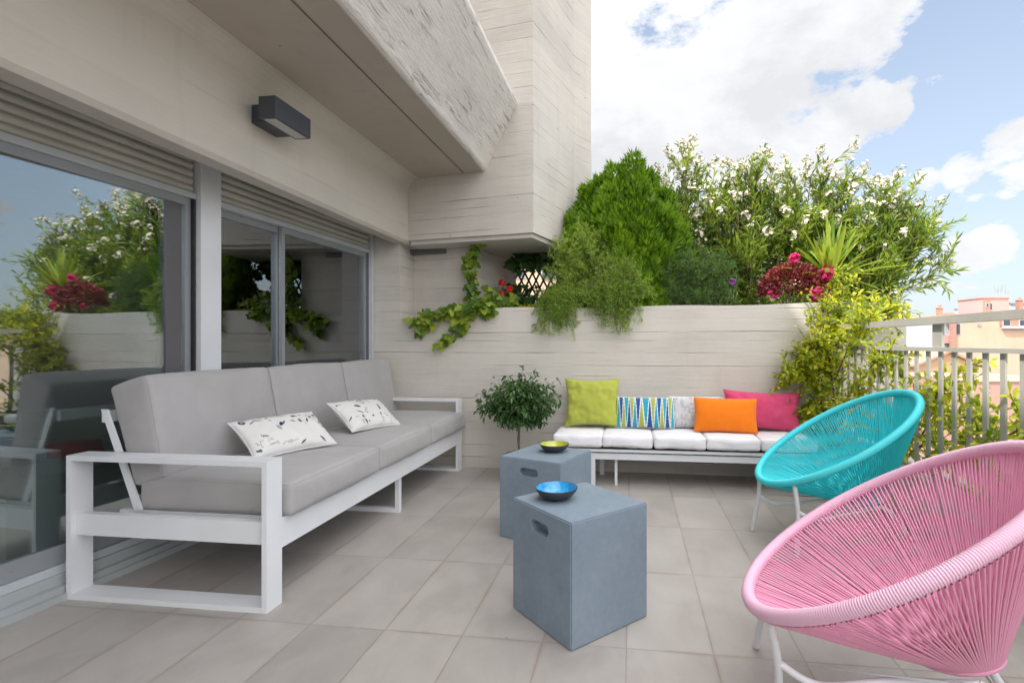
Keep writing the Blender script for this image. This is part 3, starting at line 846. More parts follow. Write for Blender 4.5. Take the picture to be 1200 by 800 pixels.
pillow('lumbar_pillow', .475, .27, .13, M['pattern'], 'white lumbar pillow with dark round motif and leaf print, nearer on the grey sofa', 'pillow',
       (-1.745, 2.505, .525), (R(-52), R(0), R(71)), 'printed lumbar pillows on the sofa', (220, 120), print_pat(1), 1)
pillow('lumbar_pillow', .475, .27, .13, M['pattern'], 'white leaf-print lumbar pillow farther along the grey sofa, near the wall', 'pillow',
       (-1.69, 3.25, .525), (R(-51), R(3), R(78)), 'printed lumbar pillows on the sofa', (220, 120), print_pat(2), 2)

# ---- bench
bench = empty('white_bench', (.4, 4.1, 0), 0, 'low white metal bench with white seat pads along the planter wall', 'bench')
def Bn(name, boxes, mat=M['bench'], bevel=.002):
    bm = bmesh.new()
    for b in boxes: add_box(bm, b[0] - .4, b[1] - .4, b[2] - 4.1, b[3] - 4.1, b[4], b[5])
    return bm_obj(name, bm, mat, bench, bevel=bevel)
Bn('front_rail', [(-.312, 1.42, 3.915, 3.94, .208, .255)]); Bn('rear_rail', [(-.312, 1.42, 4.28, 4.305, .208, .255)])
Bn('leg', [(-.312, -.275, 3.9155, 3.9395, 0, .2075)]); Bn('leg', [(1.385, 1.42, 3.9155, 3.9395, 0, .2075)])
Bn('leg', [(-.262, -.225, 4.26, 4.279, 0, .2075)]); Bn('leg', [(1.385, 1.42, 4.26, 4.279, 0, .2075)])
Bn('leg', [(-.128, -.108, 3.965, 3.985, 0, .257)]); Bn('leg', [(.62, .64, 3.965, 3.985, .19, .257)])
Bn('seat_frame', [(-.60, 1.45, 3.900, 3.912, .268, .288), (-.60, 1.45, 4.30, 4.312, .268, .288)] + [(-.58 + k * .125, -.53 + k * .125, 3.9125, 4.2995, .270, .286) for k in range(17)] +
   [(-.5, -.48, 3.95, 3.97, 0, .269), (-.5, -.48, 4.24, 4.26, 0, .269)])
Bn('dark_gap_sheet', [(-.585, 1.43, 3.918, 4.295, .2885, .3005)], M['dark'])  # dark sheet standing in for the shade in the gap under the pads
for k in (-.2, .02, .3, .66, 1.0, 1.3): Bn('spacer', [(k, k + .014, 3.925, 3.94, .2555, .2675)])
xs = [-.60, -.222, .163, .552, .942, 1.335]
for k in range(5):
    rbox('seat_pad', (xs[k + 1] - xs[k] - .002, .45, .084), M['pad'], bench, ((xs[k] + xs[k + 1]) / 2 - .4, 4.105 - 4.1, .347), (0, 0, R([.5, -.4, .3, -.5, .4][k])), r=.018, puff=.009, nz=.006, seed=20 + k, n=(30, 30, 8), pipe='z')

def zig(U, V):
    C = np.zeros((len(U), 3))
    teal, lime, blue, white = (.03, .36, .48), (.40, .44, .09), (.03, .09, .30), (.78, .79, .78)
    x = (U + 1) * 4.9; h = (V + 1) / 2
    cell = np.floor(x); f = x - cell
    hw = .38 * (1 - h)                       # up triangle half width
    up = np.abs(f - .5) < hw
    g = x + .5; c2 = np.floor(g); f2 = g - c2
    dn = np.abs(f2 - .5) < .38 * h
    cu = [teal, lime, blue]; cd = [lime, blue, teal]
    C[:] = white
    for k in range(3):
        C[up & (cell % 3 == k)] = cu[k]; C[dn & ~up & (c2 % 3 == k)] = cd[k]
    return C
def pale_print(U, V):
    r_ = np.random.default_rng(9); C = np.tile(np.array([[.62, .62, .63]]), (len(U), 1))
    for k in range(120):
        mx, my, s_, w_ = r_.uniform(-1, 1), r_.uniform(-1, 1), r_.uniform(.03, .12), r_.uniform(.01, .03)
        if r_.random() < .5: s_, w_ = w_, s_
        m = (np.abs(U - mx) < s_) & (np.abs(V - my) < w_ * 2)
        C[m] = [(.42, .45, .50), (.60, .48, .46), (.72, .73, .74), (.36, .42, .46)][r_.integers(4)]
    return C
pg = 'scatter pillows on the white bench'
pillow('throw_pillow', .45, .40, .15, M['green'], 'large square lime green pillow on the left end of the bench', 'pillow', (-.322, 4.20, .405), (R(-9), 0, R(3)), pg, seed=3, pinch=.10, wr=.009, exp=.36)
pillow('throw_pillow', .47, .245, .13, M['pattern'], 'oblong pillow with tall blue, teal and lime zigzag triangles', 'pillow', (.108, 4.20, .408), (R(-10), 0, R(-1)), pg, (200, 90), zig, 4, pinch=.02)
pillow('throw_pillow', .46, .25, .12, M['pattern'], 'pale grey printed pillow half hidden behind the orange one', 'pillow', (.535, 4.255, .408), (R(-8), 0, R(1)), pg, (110, 60), pale_print, 5, pinch=.03)
pillow('throw_pillow', .475, .265, .14, M['orange'], 'bright orange oblong pillow leaning in front of the pink one', 'pillow', (.725, 4.10, .402), (R(-12), R(.5), R(-3)), pg, seed=6, pinch=.045, wr=.003)
pillow('throw_pillow', .60, .31, .15, M['pink'], 'magenta pink oblong pillow at the right end of the bench', 'pillow', (1.025, 4.21, .405), (R(-11), R(2), R(1)), pg, seed=8, pinch=.10, wr=.008)

# ---- cement stools
def stool(loc, rz, label):
    root = empty('cement_stool', loc, rz, label, 'stool', 'blue-grey cement stools')
    bm = bmesh.new(); add_box(bm, -.196, .196, -.196, .196, 0, .457)
    bmesh.ops.bevel(bm, geom=list(bm.edges), offset=.005, segments=2, affect='EDGES')
    body = bm_obj('stool_body', bm, M['stool'])
    bm = bmesh.new(); pts = []
    for k in range(13):
        a = -math.pi / 2 + k / 12 * math.pi; pts.append((.036 + .023 * math.cos(a), .385 + .023 * math.sin(a)))
    for k in range(13):
        a = math.pi / 2 + k / 12 * math.pi; pts.append((-.036 + .023 * math.cos(a), .385 + .023 * math.sin(a)))
    prism(bm, pts, -.25, -.158, 'y')
    cut = bm_obj('cut', bm, M['stool'])
    md = body.modifiers.new('b', 'BOOLEAN'); md.object = cut; md.operation = 'DIFFERENCE'; md.solver = 'EXACT'
    dg = bpy.context.evaluated_depsgraph_get(); me = bpy.data.meshes.new_from_object(body.evaluated_get(dg))
    body.modifiers.clear(); body.data = me; bpy.data.objects.remove(cut)
    body.parent = root
    return root
stool((-.213, 2.083, 0), R(-45), 'blue-grey cement cube stool in front, carrying the blue bowl')
stool((-.49, 2.945, 0), R(-21), 'blue-grey cement cube stool farther back, carrying the lime bowl')
def bowl(loc, r, h, mi, label):
    root = empty('small_bowl', loc, 0, label, 'bowl', 'little glazed bowls on the stools')
    def lathe(name, prof, mat):
        n = 48; V = []; 
        for (rr, z) in prof:
            for k in range(n): V.append((rr * math.cos(k / n * 2 * math.pi), rr * math.sin(k / n * 2 * math.pi), z))
        F = []
        for i in range(len(prof) - 1):
            for k in range(n): F.append((i * n + k, i * n + (k + 1) % n, (i + 1) * n + (k + 1) % n, (i + 1) * n + k))
        me = bpy.data.meshes.new(name); me.from_pydata(V, [], F); return link_mesh(name, me, mat, root, smooth=True)
    outp = [(0.0005, .002), (r * .42, .0015), (r * .5, .004), (r * .78, h * .34), (r * .94, h * .7), (r, h), (r * .985, h * 1.02), (r * .965, h * 1.0)]
    inp = [(r * .965, h * 1.0), (r * .90, h * .72), (r * .74, h * .40), (r * .45, h * .2), (.0005, h * .16)]
    lathe('outer_shell', outp, M['bowl_out']); lathe('inner_glaze', inp, mi)
bowl((-.306, 2.085, .458), .087, .048, M['bowlblue'], 'dark little bowl glazed bright blue inside on the front stool')
bowl((-.45, 2.985, .458), .087, .046, M['bowlgreen'], 'dark little bowl glazed lime green inside on the farther stool')

# ---- cord chairs
def chair(c, phi, tilt, A, B, egg, mats, label, seed, feet):
    root = empty('cord_chair', (c[0], c[1], 0), phi, label, 'chair', 'round cord lounge chairs')
    fr, cord = mats
    cx = Vector((0, 0, c[2]))
    fv = np.array([math.cos(tilt), 0, math.sin(tilt)]); wv = np.array([0, 1., 0]); up = np.array([-math.sin(tilt), 0, math.cos(tilt)])
    def rimp(u):
        u = np.asarray(u)
        return np.array([0, 0, c[2]]) + np.cos(u)[..., None] * A * fv + (np.sin(u) * B * (1 + egg * np.cos(u)))[..., None] * wv
    HT = R(12); hc = np.array([.165, 0, .262]); hA, hB = .098, .088
    hf = np.array([math.cos(HT), 0, math.sin(HT)])
    def hubp(u):
        u = np.asarray(u); return hc + np.cos(u)[..., None] * hA * hf + np.sin(u)[..., None] * hB * wv
    # cord-wrapped rim, every wrap a small ridge
    nr = 1760
    u = np.arange(nr) / nr * 2 * np.pi
    r_ = .0172 + .0023 * np.abs(np.sin(np.arange(nr) * np.pi / 4)) ** .6
    a = Acc(); V, F = tube_np(rimp(u), r_, 12, True)
    a.add(V, F); a.build('rim', fr, root)
    # cords
    ac = Acc(); n = 400
    r2 = np.random.default_rng(seed)
    for k in range(n):
        uu = (k + r2.normal() * .18) / n * 2 * math.pi
        off = (.22 if k % 2 else -.22)
        p0 = rimp(uu); p1 = hubp(uu + off * (1 if True else 0))
        out = (p0 - np.array([0, 0, c[2]])); out /= np.linalg.norm(out)
        s0 = p0 - up * (.0165 if k % 2 else .010) + out * (.010 if k % 2 else -.012)
        sag = np.array([0, 0, -.006 * r2.random()])
        pth = np.array([s0, s0 + (p1 - s0) * .5 + sag, p1 + (p1 - hc) * .05])
        V, F = tube_np(pth, .0030, 5); ac.add(V, F)
    # cords crossing inside the hub ring
    for k in range(64):
        uu = k / 64 * 2 * math.pi; p0 = hubp(uu); p1 = hubp(uu + math.pi * .86)
        V, F = tube_np(np.array([p0, (p0 + p1) / 2 + np.array([0, 0, -.012]), p1]), .0027, 5); ac.add(V, F)
    V, F = tube_np(hubp(np.arange(60) / 60 * 2 * np.pi), .011, 8, True); ac.add(V, F)
    ac.build('woven_seat', cord, root)
    # white tube base
    kn = []
    for sg in (1, -1):
        fx, fy = feet[0] if sg > 0 else feet[1]
        pr = rimp(math.pi - sg * (.30 if sg > 0 else .68)) - up * .014
        knee = pr + (np.array([fx, fy, 0]) - pr) * .36 + np.array([.012, 0, 0])
        tube_obj('leg', catmull([pr, knee, knee * .5 + np.array([fx, fy, 0]) * .5, (fx, fy, 0.0)], 5), .0115, M['white'], root)
        rx, ry = feet[2] if sg > 0 else feet[3]
        hubside = np.array([.20, sg * .085, .238])
        tube_obj('leg', catmull([hubside, (.25, sg * .11, .205), (rx, ry, 0)], 6), .0115, M['white'], root)
        tube_obj('side_brace', catmull([knee, (knee[0] + .10, knee[1] * .9, knee[2] - .045), (.0, sg * .12, .205), hubside], 8), .0095, M['white'], root)
    return root
chair((1.091, 2.948, .587), R(1.9), R(32.1), .452, .397, .0, (M['rimblue'], M['seatblue']),
      'turquoise cord lounge chair standing by the railing and bench', 3, [(-.39, .165), (-.26, -.20), (.36, .2), (.36, -.2)])
chair((.714, 1.564, .583), R(-20.6), R(33.4), .434, .456, -.05, (M['rimpink'], M['seatpink']),
      'pink cord lounge chair in the foreground cut by the frame', 4, [(-.376, .235), (-.263, -.14), (.36, .17), (.36, -.2)])

# ---- things seen inside the room
rs = empty('room_sofa', (-3.75, 2.0, .04), 0, 'pale green sofa standing inside the room behind the near window', 'sofa')
rbox('seat', (.9, 1.9, .24), M['roomsofa'], rs, (0, 0, .30), seed=31, n=(12, 20, 6)); rbox('backrest', (.2, 1.9, .42), M['roomsofa'], rs, (-.38, 0, .6), seed=32, n=(6, 20, 10))
rbox('armrest', (.9, .2, .34), M['roomsofa'], rs, (0, -1.05, .42), seed=33, n=(12, 6, 8)); rbox('armrest', (.9, .2, .34), M['roomsofa'], rs, (0, 1.05, .42), seed=34, n=(12, 6, 8))
for k, (a_, b_) in enumerate(((-.36, -1.0), (.36, -1.0), (-.36, 1.0), (.36, 1.0))): box('leg', a_ - .02, a_ + .02, b_ - .02, b_ + .02, 0, .18, M['bark'], rs)
o = pillow('red_cushion', .22, .10, .08, M['redfab'], 'small dark red cushion glimpsed through the near window', 'cushion', (-2.80, 2.27, .53), (R(-60), 0, R(60)), seed=12)
# low cabinet under it, seen only as a dim shape
cab = empty('low_cabinet', (-2.86, 2.25, .04), 0, 'dim low cabinet just inside the near window', 'cabinet')
box('carcass', -.16, .16, -.35, .35, .04, .44, M['roomsofa'], cab); box('plinth', -.14, .14, -.33, .33, 0, .039, M['bark'], cab)

# ================================================================== PLANTS
def plant_root(name, loc, label, cat, group=None): return empty(name, loc, 0, label, cat, group)
def place(o, root):
    o.parent = root; o.data.transform(Matrix.Translation(-Vector(root.location)))
PG = 'shrubs growing in the concrete planter'

# ---- thuja: upright sprays packed over a multi-tipped cone
root = plant_root('thuja_shrub', (-.05, 4.92, 1.27), 'dense bright green conifer shrub beside the concrete block', 'shrub', PG)
fol = Acc()
tips = [(-.16, 4.92, 2.78, .20), (.02, 4.90, 2.86, .20), (.15, 4.95, 2.70, .22), (-.30, 4.88, 2.64, .20), (-.40, 4.86, 2.56, .17), (-.52, 4.80, 2.34, .16), (.30, 4.92, 2.50, .22), (.40, 4.88, 2.24, .20), (.05, 4.74, 2.56, .24), (-.2, 4.70, 2.50, .24), (.25, 4.74, 2.34, .22), (-.36, 4.70, 2.30, .20), (-.48, 4.68, 2.16, .18), (.12, 4.66, 2.2, .24), (-.08, 4.64, 2.3, .22)]
def cone_r(t): return (np.clip(t, 0, 1) ** .42) * (1 - .12 * t)
PP, DD = [], []
for (tx, ty, tz, tr_) in tips:
    n = int(900 * tr_ / .3)
    t = rng.random(n) ** .85; z = tz - t * (tz - 1.32)
    a = rng.random(n) * 2 * np.pi; r0 = tr_ * cone_r(t * 1.5) * (.70 + .34 * rng.random(n))
    lump = 1 + .20 * np.sin(a * 3 + z * 11 + tx * 20) + .14 * np.sin(a * 7 - z * 17 + tx * 9)
    P0 = np.stack([tx + np.cos(a) * r0 * lump, ty + np.sin(a) * r0 * lump, z], 1)
    D0 = np.stack([np.cos(a) * .55, np.sin(a) * .55, np.full(n, 1.0)], 1) + rng.normal(size=(n, 3)) * .22
    PP.append(P0); DD.append(norm(D0))
P0, D0 = np.concatenate(PP), np.concatenate(DD)
# each spray: flat fan of scale-leaf twigs
for k in range(11):
    f = (k - 5) / 5
    side = norm(np.cross(D0, rand_unit(len(P0)) if k == 0 else side0)) if k else None
    if k == 0:
        side0 = norm(np.cross(D0, rand_unit(len(P0)))); 
    d = D0 + side0 * f * 1.0
    st = P0 + D0 * (.05 * (1 - abs(f))) * rng.random((len(P0), 1))
    quads(fol, st, d, .05 + .035 * rng.random(len(P0)), .013, up=np.cross(D0, side0))
place(fol.build('foliage', M['thuja'], smooth=False), root)
st = Acc()
for (tx, ty, tz, tr_) in tips: st.tube(twig((-.05 + rng.normal() * .04, 4.92, 1.25), (tx, ty, tz - .15), .06), np.linspace(.02, .004, 8), 5)
place(st.build('stem', M['bark']), root)

# ---- oleanders: fanned canes with lance leaves and cream flower heads
def oleander(x, y, rx, ry, ztop, lean, ncane, label, seed, nfl, leafn=16):
    global rng
    rng = np.random.default_rng(seed)
    root = plant_root('oleander_bush', (x, y, 1.27), label, 'bush', 'flowering oleanders in the planter')
    st, fol, fl = Acc(), Acc(), Acc()
    tipsL = []
    for c in range(ncane):
        a = rng.random() * 2 * np.pi; rr = rng.random() ** .5
        tx = x + lean + math.cos(a) * rx * rr; ty = y + math.sin(a) * ry * rr
        tz = 1.3 + (ztop - 1.3) * (1 - .42 * rr ** 2.2) * ((.80 + .24 * rng.random()) if c % 4 else (.42 + .3 * rng.random()))
        base = (x + rng.normal() * .10, y + rng.normal() * .08, 1.25)
        cane = twig(base, (tx, ty, tz), .10, 12, .03)
        cane[:, 2] += np.sin(np.linspace(0, np.pi, 12)) * .10
        st.tube(cane, np.linspace(.009, .0025, 12), 5)
        ends = [cane]
        for b in range(12):
            f = .12 + .84 * rng.random(); p, d = along(cane, np.array([f]))
            dr = norm((d + rand_unit(1) * .9 + np.array([[0, 0, .25]])))[0]
            q = p[0] + dr * (.16 + .22 * rng.random())
            tw = twig(p[0], q, .12, 6); st.tube(tw, np.linspace(.0035, .0015, 6), 4, cap=False); ends.append(tw)
        for e_i, e in enumerate(ends):
            nl = leafn if e_i else leafn * 3
            f = (np.linspace(.25 if e_i else .08, 1, nl) + rng.normal(size=nl) * .02)
            p, d = along(e, np.clip(f, 0, .999))
            dd = norm(d * 1.0 + rand_unit(nl) * .75 + np.array([0, 0, .12]))
            leaves(fol, p, dd, .065 + .05 * rng.random(nl), .0135 + .005 * rng.random(nl), .3, droop=.12, wide=.42)
            tipsL.append(e[-1])
    tipsL = np.array(tipsL)
    # flowers favour the upper and outer tips
    sc = tipsL[:, 2] + rng.random(len(tipsL)) * .55
    for i in np.argsort(-sc)[:nfl]:
        flower_cluster(fl, tipsL[i] + np.array([0, -.01, .02]), .04 + .035 * rng.random(), int(rng.integers(7, 16)), .021)
    for i in rng.integers(0, len(tipsL), nfl // 2): flower_cluster(fl, tipsL[i] + np.array([0, -.03, 0]), .045, 12, .023)
    place(fol.build('foliage', M['oleander'], smooth=False), root); place(st.build('stems', M['bark']), root)
    place(fl.build('flowers', M['cream'], smooth=False), root)
oleander(.52, 5.25, .50, .25, 3.03, -.02, 34, 'tall cream-flowered oleander rising behind the conifer shrub', 11, 50)
oleander(1.12, 5.22, .50, .28, 2.93, .0, 38, 'cream-flowered oleander in the middle of the planter', 12, 54)
oleander(1.72, 5.22, .50, .28, 2.84, .08, 40, 'cream-flowered oleander behind the spiky plant', 13, 54)
oleander(2.08, 5.15, .52, .30, 2.58, .28, 40, 'arching oleander leaning out over the right end of the planter', 14, 43)
rng = np.random.default_rng(21)

# ---- feathery asparagus fern spilling over the wall
def plume_plant(name, root_loc, label, cat, plumes, mat, nl=26, per=5, lnl=.022, group=PG, curve=.0):
    root = plant_root(name, root_loc, label, cat, group); fol, st = Acc(), Acc()
    for path, dens in plumes:
        st.tube(path, np.linspace(.0028, .001, len(path)), 4, cap=False)
        ns = int(nl * dens)
        p, d = along(path, np.linspace(.12, .995, ns))
        for i in range(ns):
            # side branchlet carrying needle tufts
            sd = norm(np.cross(d[i:i + 1], rand_unit(1)) + d[i:i + 1] * .8)[0]
            l = (.045 + .05 * rng.random()) * (1.15 - .6 * i / ns)
            m = per * 3
            tt = rng.random(m)[:, None]
            pts = p[i] + sd * l * tt
            dd = norm(sd + rand_unit(m) * 1.0)
            quads(fol, pts, dd, lnl * (.7 + .6 * rng.random(m)), .0040)
    place(fol.build('foliage', mat, smooth=False), root); place(st.build('stems', M['bark']), root)
pl = []
def drape(b, over, tip):
    return catmull([b, over, tip], 7)
for k in range(230):   # upright mound
    b = np.array([-.36 + rng.normal() * .12, 4.66 + rng.normal() * .04, 1.32])
    a = rng.random() * 2 * np.pi; r_ = rng.random() ** .5
    tip = np.array([-.43 + math.cos(a) * .35 * r_, 4.52 + math.sin(a) * .15 * r_, 1.46 + .72 * rng.random() ** .7 * (1 - .42 * r_ ** 2)])
    pl.append((catmull([b, (b + tip) / 2 + np.array([0, -.02, .08]), tip], 6), 1))
for k in range(150):   # right skirt
    b = np.array([-.10 + rng.normal() * .09, 4.60, 1.38]); tx = -.13 + rng.normal() * .12
    pl.append((drape(b, (b[0] * .5 + tx * .5, 4.40, 1.48 + .34 * rng.random()), (tx, 4.29 + rng.random() * .07, 1.13 + .42 * rng.random() ** .6 + abs(tx + .1) * .45)), 1))
for k in range(80):   # left skirt
    b = np.array([-.62 + rng.normal() * .06, 4.58, 1.36]); tx = -.66 + rng.normal() * .09
    pl.append((drape(b, (b[0] * .5 + tx * .5, 4.40, 1.46 + .1 * rng.random()), (tx, 4.32 + rng.random() * .05, 1.15 + .32 * rng.random() ** .7)), .8))
for k in range(36):
    b = np.array([-.36 + rng.normal() * .16, 4.60, 1.36]); tx = -.36 + rng.normal() * .20
    pl.append((drape(b, (tx, 4.42, 1.50 + .12 * rng.random()), (tx, 4.33, 1.32 + .2 * rng.random())), .9))
plume_plant('asparagus_fern', (-.36, 4.64, 1.27), 'feathery light green plant spilling over the planter wall', 'plant', pl, M['feather'], 22, 5, .026)
# darker fine-leaved mound next to it
pl = []
for k in range(260):
    b = np.array([.54 + rng.normal() * .14, 4.66 + rng.normal() * .05, 1.30])
    a = rng.random() * 2 * np.pi; r_ = rng.random() ** .5
    tip = np.array([.54 + math.cos(a) * .38 * r_, 4.60 + math.sin(a) * .15 * r_, 1.42 + .52 * rng.random() ** .7 * (1 - .4 * r_ ** 2) + .03])
    pl.append((catmull([b, (b + tip) / 2 + np.array([0, -.01, .05]), tip], 5), 1))
plume_plant('rosemary_shrub', (.52, 4.70, 1.27), 'dark fine-needled rosemary mound left of the maroon plant', 'shrub', pl, M['rosemary'], 20, 4, .030)
# purple flower head
root = plant_root('purple_flower', (.86, 4.58, 1.30), 'single small purple flower head standing over the rosemary', 'flower')
a = Acc(); flower_cluster(a, np.array([.86, 4.55, 1.625]), .030, 26, .014); place(a.build('petals', M['purple'], smooth=False), root)
a = Acc(); a.tube(twig((.86, 4.58, 1.30), (.86, 4.55, 1.61), .04), .0025, 5); place(a.build('stalk', M['darkleaf']), root)

# ---- maroon foliage plant with magenta heads
root = plant_root('maroon_plant', (1.37, 4.60, 1.27), 'maroon-leaved plant with magenta flower heads on the wall top', 'plant', PG)
a = Acc(); n = 2300
d = rand_unit(n); d[:, 2] = np.abs(d[:, 2]) * 1.1 - .15
P = np.array([1.365, 4.55, 1.54]) + d * np.array([.27, .15, .22]) * (.75 + .3 * rng.random((n, 1)))
P[:, 2] = np.maximum(P[:, 2], 1.40)
leaves(a, P, d + rand_unit(n) * .5 + np.array([0, -.3, .2]), .035 + .02 * rng.random(n), .018, .3, wide=.5, droop=.15)
place(a.build('foliage', M['coleus'], smooth=False), root)
a = Acc()
for (x, y, z, r_, m) in ((1.34, 4.45, 1.80, .038, 46), (1.60, 4.43, 1.66, .058, 100), (1.49, 4.40, 1.50, .058, 100), (1.17, 4.44, 1.50, .05, 16)):
    flower_cluster(a, np.array([x, y, z]), r_, m, .020)
place(a.build('flowers', M['magenta'], smooth=False), root)
a = Acc()
for k in range(24): a.tube(twig((1.375, 4.62, 1.25), np.array([1.375, 4.57, 1.5]) + rand_unit(1)[0] * .16, .1), .004, 4, cap=False)
place(a.build('stems', M['bark']), root)

# ---- spiky rosette
root = plant_root('spiky_plant', (1.66, 4.66, 1.27), 'spiky yellow-green rosette plant above the planter wall', 'plant', PG)
a = Acc()
for k in range(64):
    el = R(5 + 80 * rng.random() ** .9); az = rng.random() * 2 * np.pi; ln = .36 + .26 * rng.random()
    c0 = np.array([1.66, 4.58, 1.62]) + rng.normal(size=3) * .012
    d = np.array([math.cos(el) * math.cos(az), math.cos(el) * math.sin(az), math.sin(el)]); s_ = norm(np.cross(d, [0, 0, 1.])[None])[0]; nrm = np.cross(s_, d)
    m = 8; t = np.linspace(0, 1, m)
    mid = c0 + d * (ln * t)[:, None] + np.array([0, 0, -1.]) * (ln * .22 * t ** 2.2 * math.cos(el))[:, None]
    w = .020 * np.sin(np.pi * np.clip(t * .86 + .12, 0, 1)) ** .7; w[-1] = .0005
    V = np.concatenate([mid + s_ * w[:, None] + nrm * w[:, None] * .35, mid, mid - s_ * w[:, None] + nrm * w[:, None] * .35])
    i = np.arange(m - 1)[:, None]
    a.add(V, np.concatenate([i + np.array([[0, 1, m + 1, m]]), i + np.array([[m, m + 1, 2 * m + 1, 2 * m]])]))
place(a.build('leaves', M['yucca']), root)
a = Acc(); a.tube(twig((1.66, 4.68, 1.25), (1.66, 4.58, 1.63), .03), .02, 7); place(a.build('stem', M['bark']), root)

# ---- broad ivy-like leaves
def broad(acc, P, D, Nrm, size):
    """five-point lobed leaf, each its own few faces"""
    n = len(P); D = norm(D); S = norm(np.cross(D, Nrm)); Nn = np.cross(S, D)
    out = [(0, .0), (.30, -.12), (.52, .28), (.30, .42), (.26, .72), (0, 1.0), (-.26, .72), (-.30, .42), (-.52, .28), (-.30, -.12)]
    size = np.broadcast_to(size, n)[:, None]
    V = [P + D * size * .38]
    for (sx, sy) in out: V.append(P + S * size * sx + D * size * sy + Nn * size * (abs(sx) * .22 - .10 * sy * sy))
    V = np.stack(V, 1).reshape(-1, 3); k = np.arange(n)[:, None] * 11
    F = np.concatenate([k + np.array([[0, i + 1, (i + 1) % 10 + 1]]) for i in range(10)])
    acc.V.append(V); acc.F.append(F + acc.n); acc.n += len(V); acc.var.append(np.repeat(rng.random(n), 11))
def vine(name, loc, label, cat, paths, mat, size, step, nrm, jit=.03, dens=1, stemr=.003, group=None):
    root = plant_root(name, loc, label, cat, group); a, st = Acc(), Acc()
    for pth in paths:
        pth = catmull(pth, 6); st.tube(pth, stemr, 5, cap=False)
        ln = np.linalg.norm(np.diff(pth, axis=0), axis=1).sum(); n = max(3, int(ln / step * dens))
        p, d = along(pth, np.sort(rng.random(n)))
        off = rand_unit(n) * jit
        nn = norm(np.array(nrm) + rand_unit(n) * .45)
        dd = norm(rand_unit(n) * .8 + d * .4 + np.array([0, 0, -.45]) + np.array(nrm) * .25)
        broad(a, p + off + np.array(nrm) * .02, dd, nn, size * (.55 + .75 * rng.random(n)))
    place(a.build('leaves', mat, smooth=False), root); place(st.build('stems', M['bark']), root)
W = 4.355
vine('ivy_vine', (-1.4, 4.5, 1.3), 'light green broad-leaved vine trailing over the left end of the planter wall', 'vine', [
    [(-1.10, 4.55, 1.44), (-1.25, 4.40, 1.45), (-1.40, W, 1.41), (-1.60, W, 1.37), (-1.80, W, 1.33), (-1.92, W, 1.27)],
    [(-1.30, 4.45, 1.44), (-1.42, W, 1.38), (-1.50, W, 1.26), (-1.58, W, 1.16), (-1.66, W, 1.09), (-1.71, W, 1.03)],
    [(-1.15, 4.45, 1.45), (-1.30, W, 1.42), (-1.42, W, 1.32), (-1.46, W, 1.22)],
    [(-1.5, 4.42, 1.40), (-1.62, W, 1.36), (-1.70, W, 1.30), (-1.80, W, 1.24), (-1.86, W, 1.20)],
    [(-1.0, 4.5, 1.46), (-1.15, 4.36, 1.46), (-1.28, W, 1.40), (-1.22, W, 1.34)],
    [(-1.44, 4.52, 1.40), (-1.46, 4.50, 1.55), (-1.45, 4.49, 1.68), (-1.42, 4.48, 1.80), (-1.40, 4.47, 1.90)],
    [(-1.38, 4.50, 1.42), (-1.41, 4.48, 1.60), (-1.46, 4.48, 1.72), (-1.44, 4.47, 1.86), (-1.37, 4.46, 1.95)],
    [(-1.25, 4.5, 1.42), (-1.27, 4.48, 1.52), (-1.24, 4.47, 1.60)],
    [(-1.05, 4.46, 1.45), (-1.2, 4.40, 1.47), (-1.34, W, 1.44), (-1.5, W, 1.40), (-1.66, W, 1.36)],
    [(-1.2, 4.42, 1.45), (-1.32, W, 1.40), (-1.44, W, 1.36), (-1.54, W, 1.30)]], M['ivy'], .068, .0125, (0, -1, .25), .036)
# dark shade-loving creeper filling the recess
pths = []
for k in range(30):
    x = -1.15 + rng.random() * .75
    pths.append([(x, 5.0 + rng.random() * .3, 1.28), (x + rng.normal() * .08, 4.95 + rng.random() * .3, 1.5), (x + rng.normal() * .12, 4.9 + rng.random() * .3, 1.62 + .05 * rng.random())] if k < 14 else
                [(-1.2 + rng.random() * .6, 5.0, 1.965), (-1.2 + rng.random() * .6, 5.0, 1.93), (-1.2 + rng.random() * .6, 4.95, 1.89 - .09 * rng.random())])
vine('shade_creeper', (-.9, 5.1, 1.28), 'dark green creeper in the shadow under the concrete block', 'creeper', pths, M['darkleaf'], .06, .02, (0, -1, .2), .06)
# geranium with red heads
root = plant_root('red_geranium', (-1.14, 4.66, 1.27), 'geranium with three red flower heads in the recess', 'plant', PG)
a = Acc(); n = 260; P = np.array([-1.0, 4.70, 1.42]) + rng.normal(size=(n, 3)) * np.array([.17, .05, .055])
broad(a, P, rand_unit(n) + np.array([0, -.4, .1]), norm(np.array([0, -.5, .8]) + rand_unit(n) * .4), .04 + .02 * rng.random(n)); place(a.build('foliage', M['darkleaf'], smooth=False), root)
for c in ((-1.185, 4.60, 1.645), (-1.19, 4.58, 1.545), (-1.105, 4.58, 1.585)):
    a = Acc(); flower_cluster(a, np.array(c), .026, 24, .019); place(a.build('flower_head', M['red'], smooth=False), root)
a = Acc()
for c in ((-1.185, 4.60, 1.64), (-1.19, 4.58, 1.54), (-1.105, 4.58, 1.58)): a.tube(twig((-1.10, 4.70, 1.28), c, .06), .0025, 4)
place(a.build('stalks', M['darkleaf']), root)
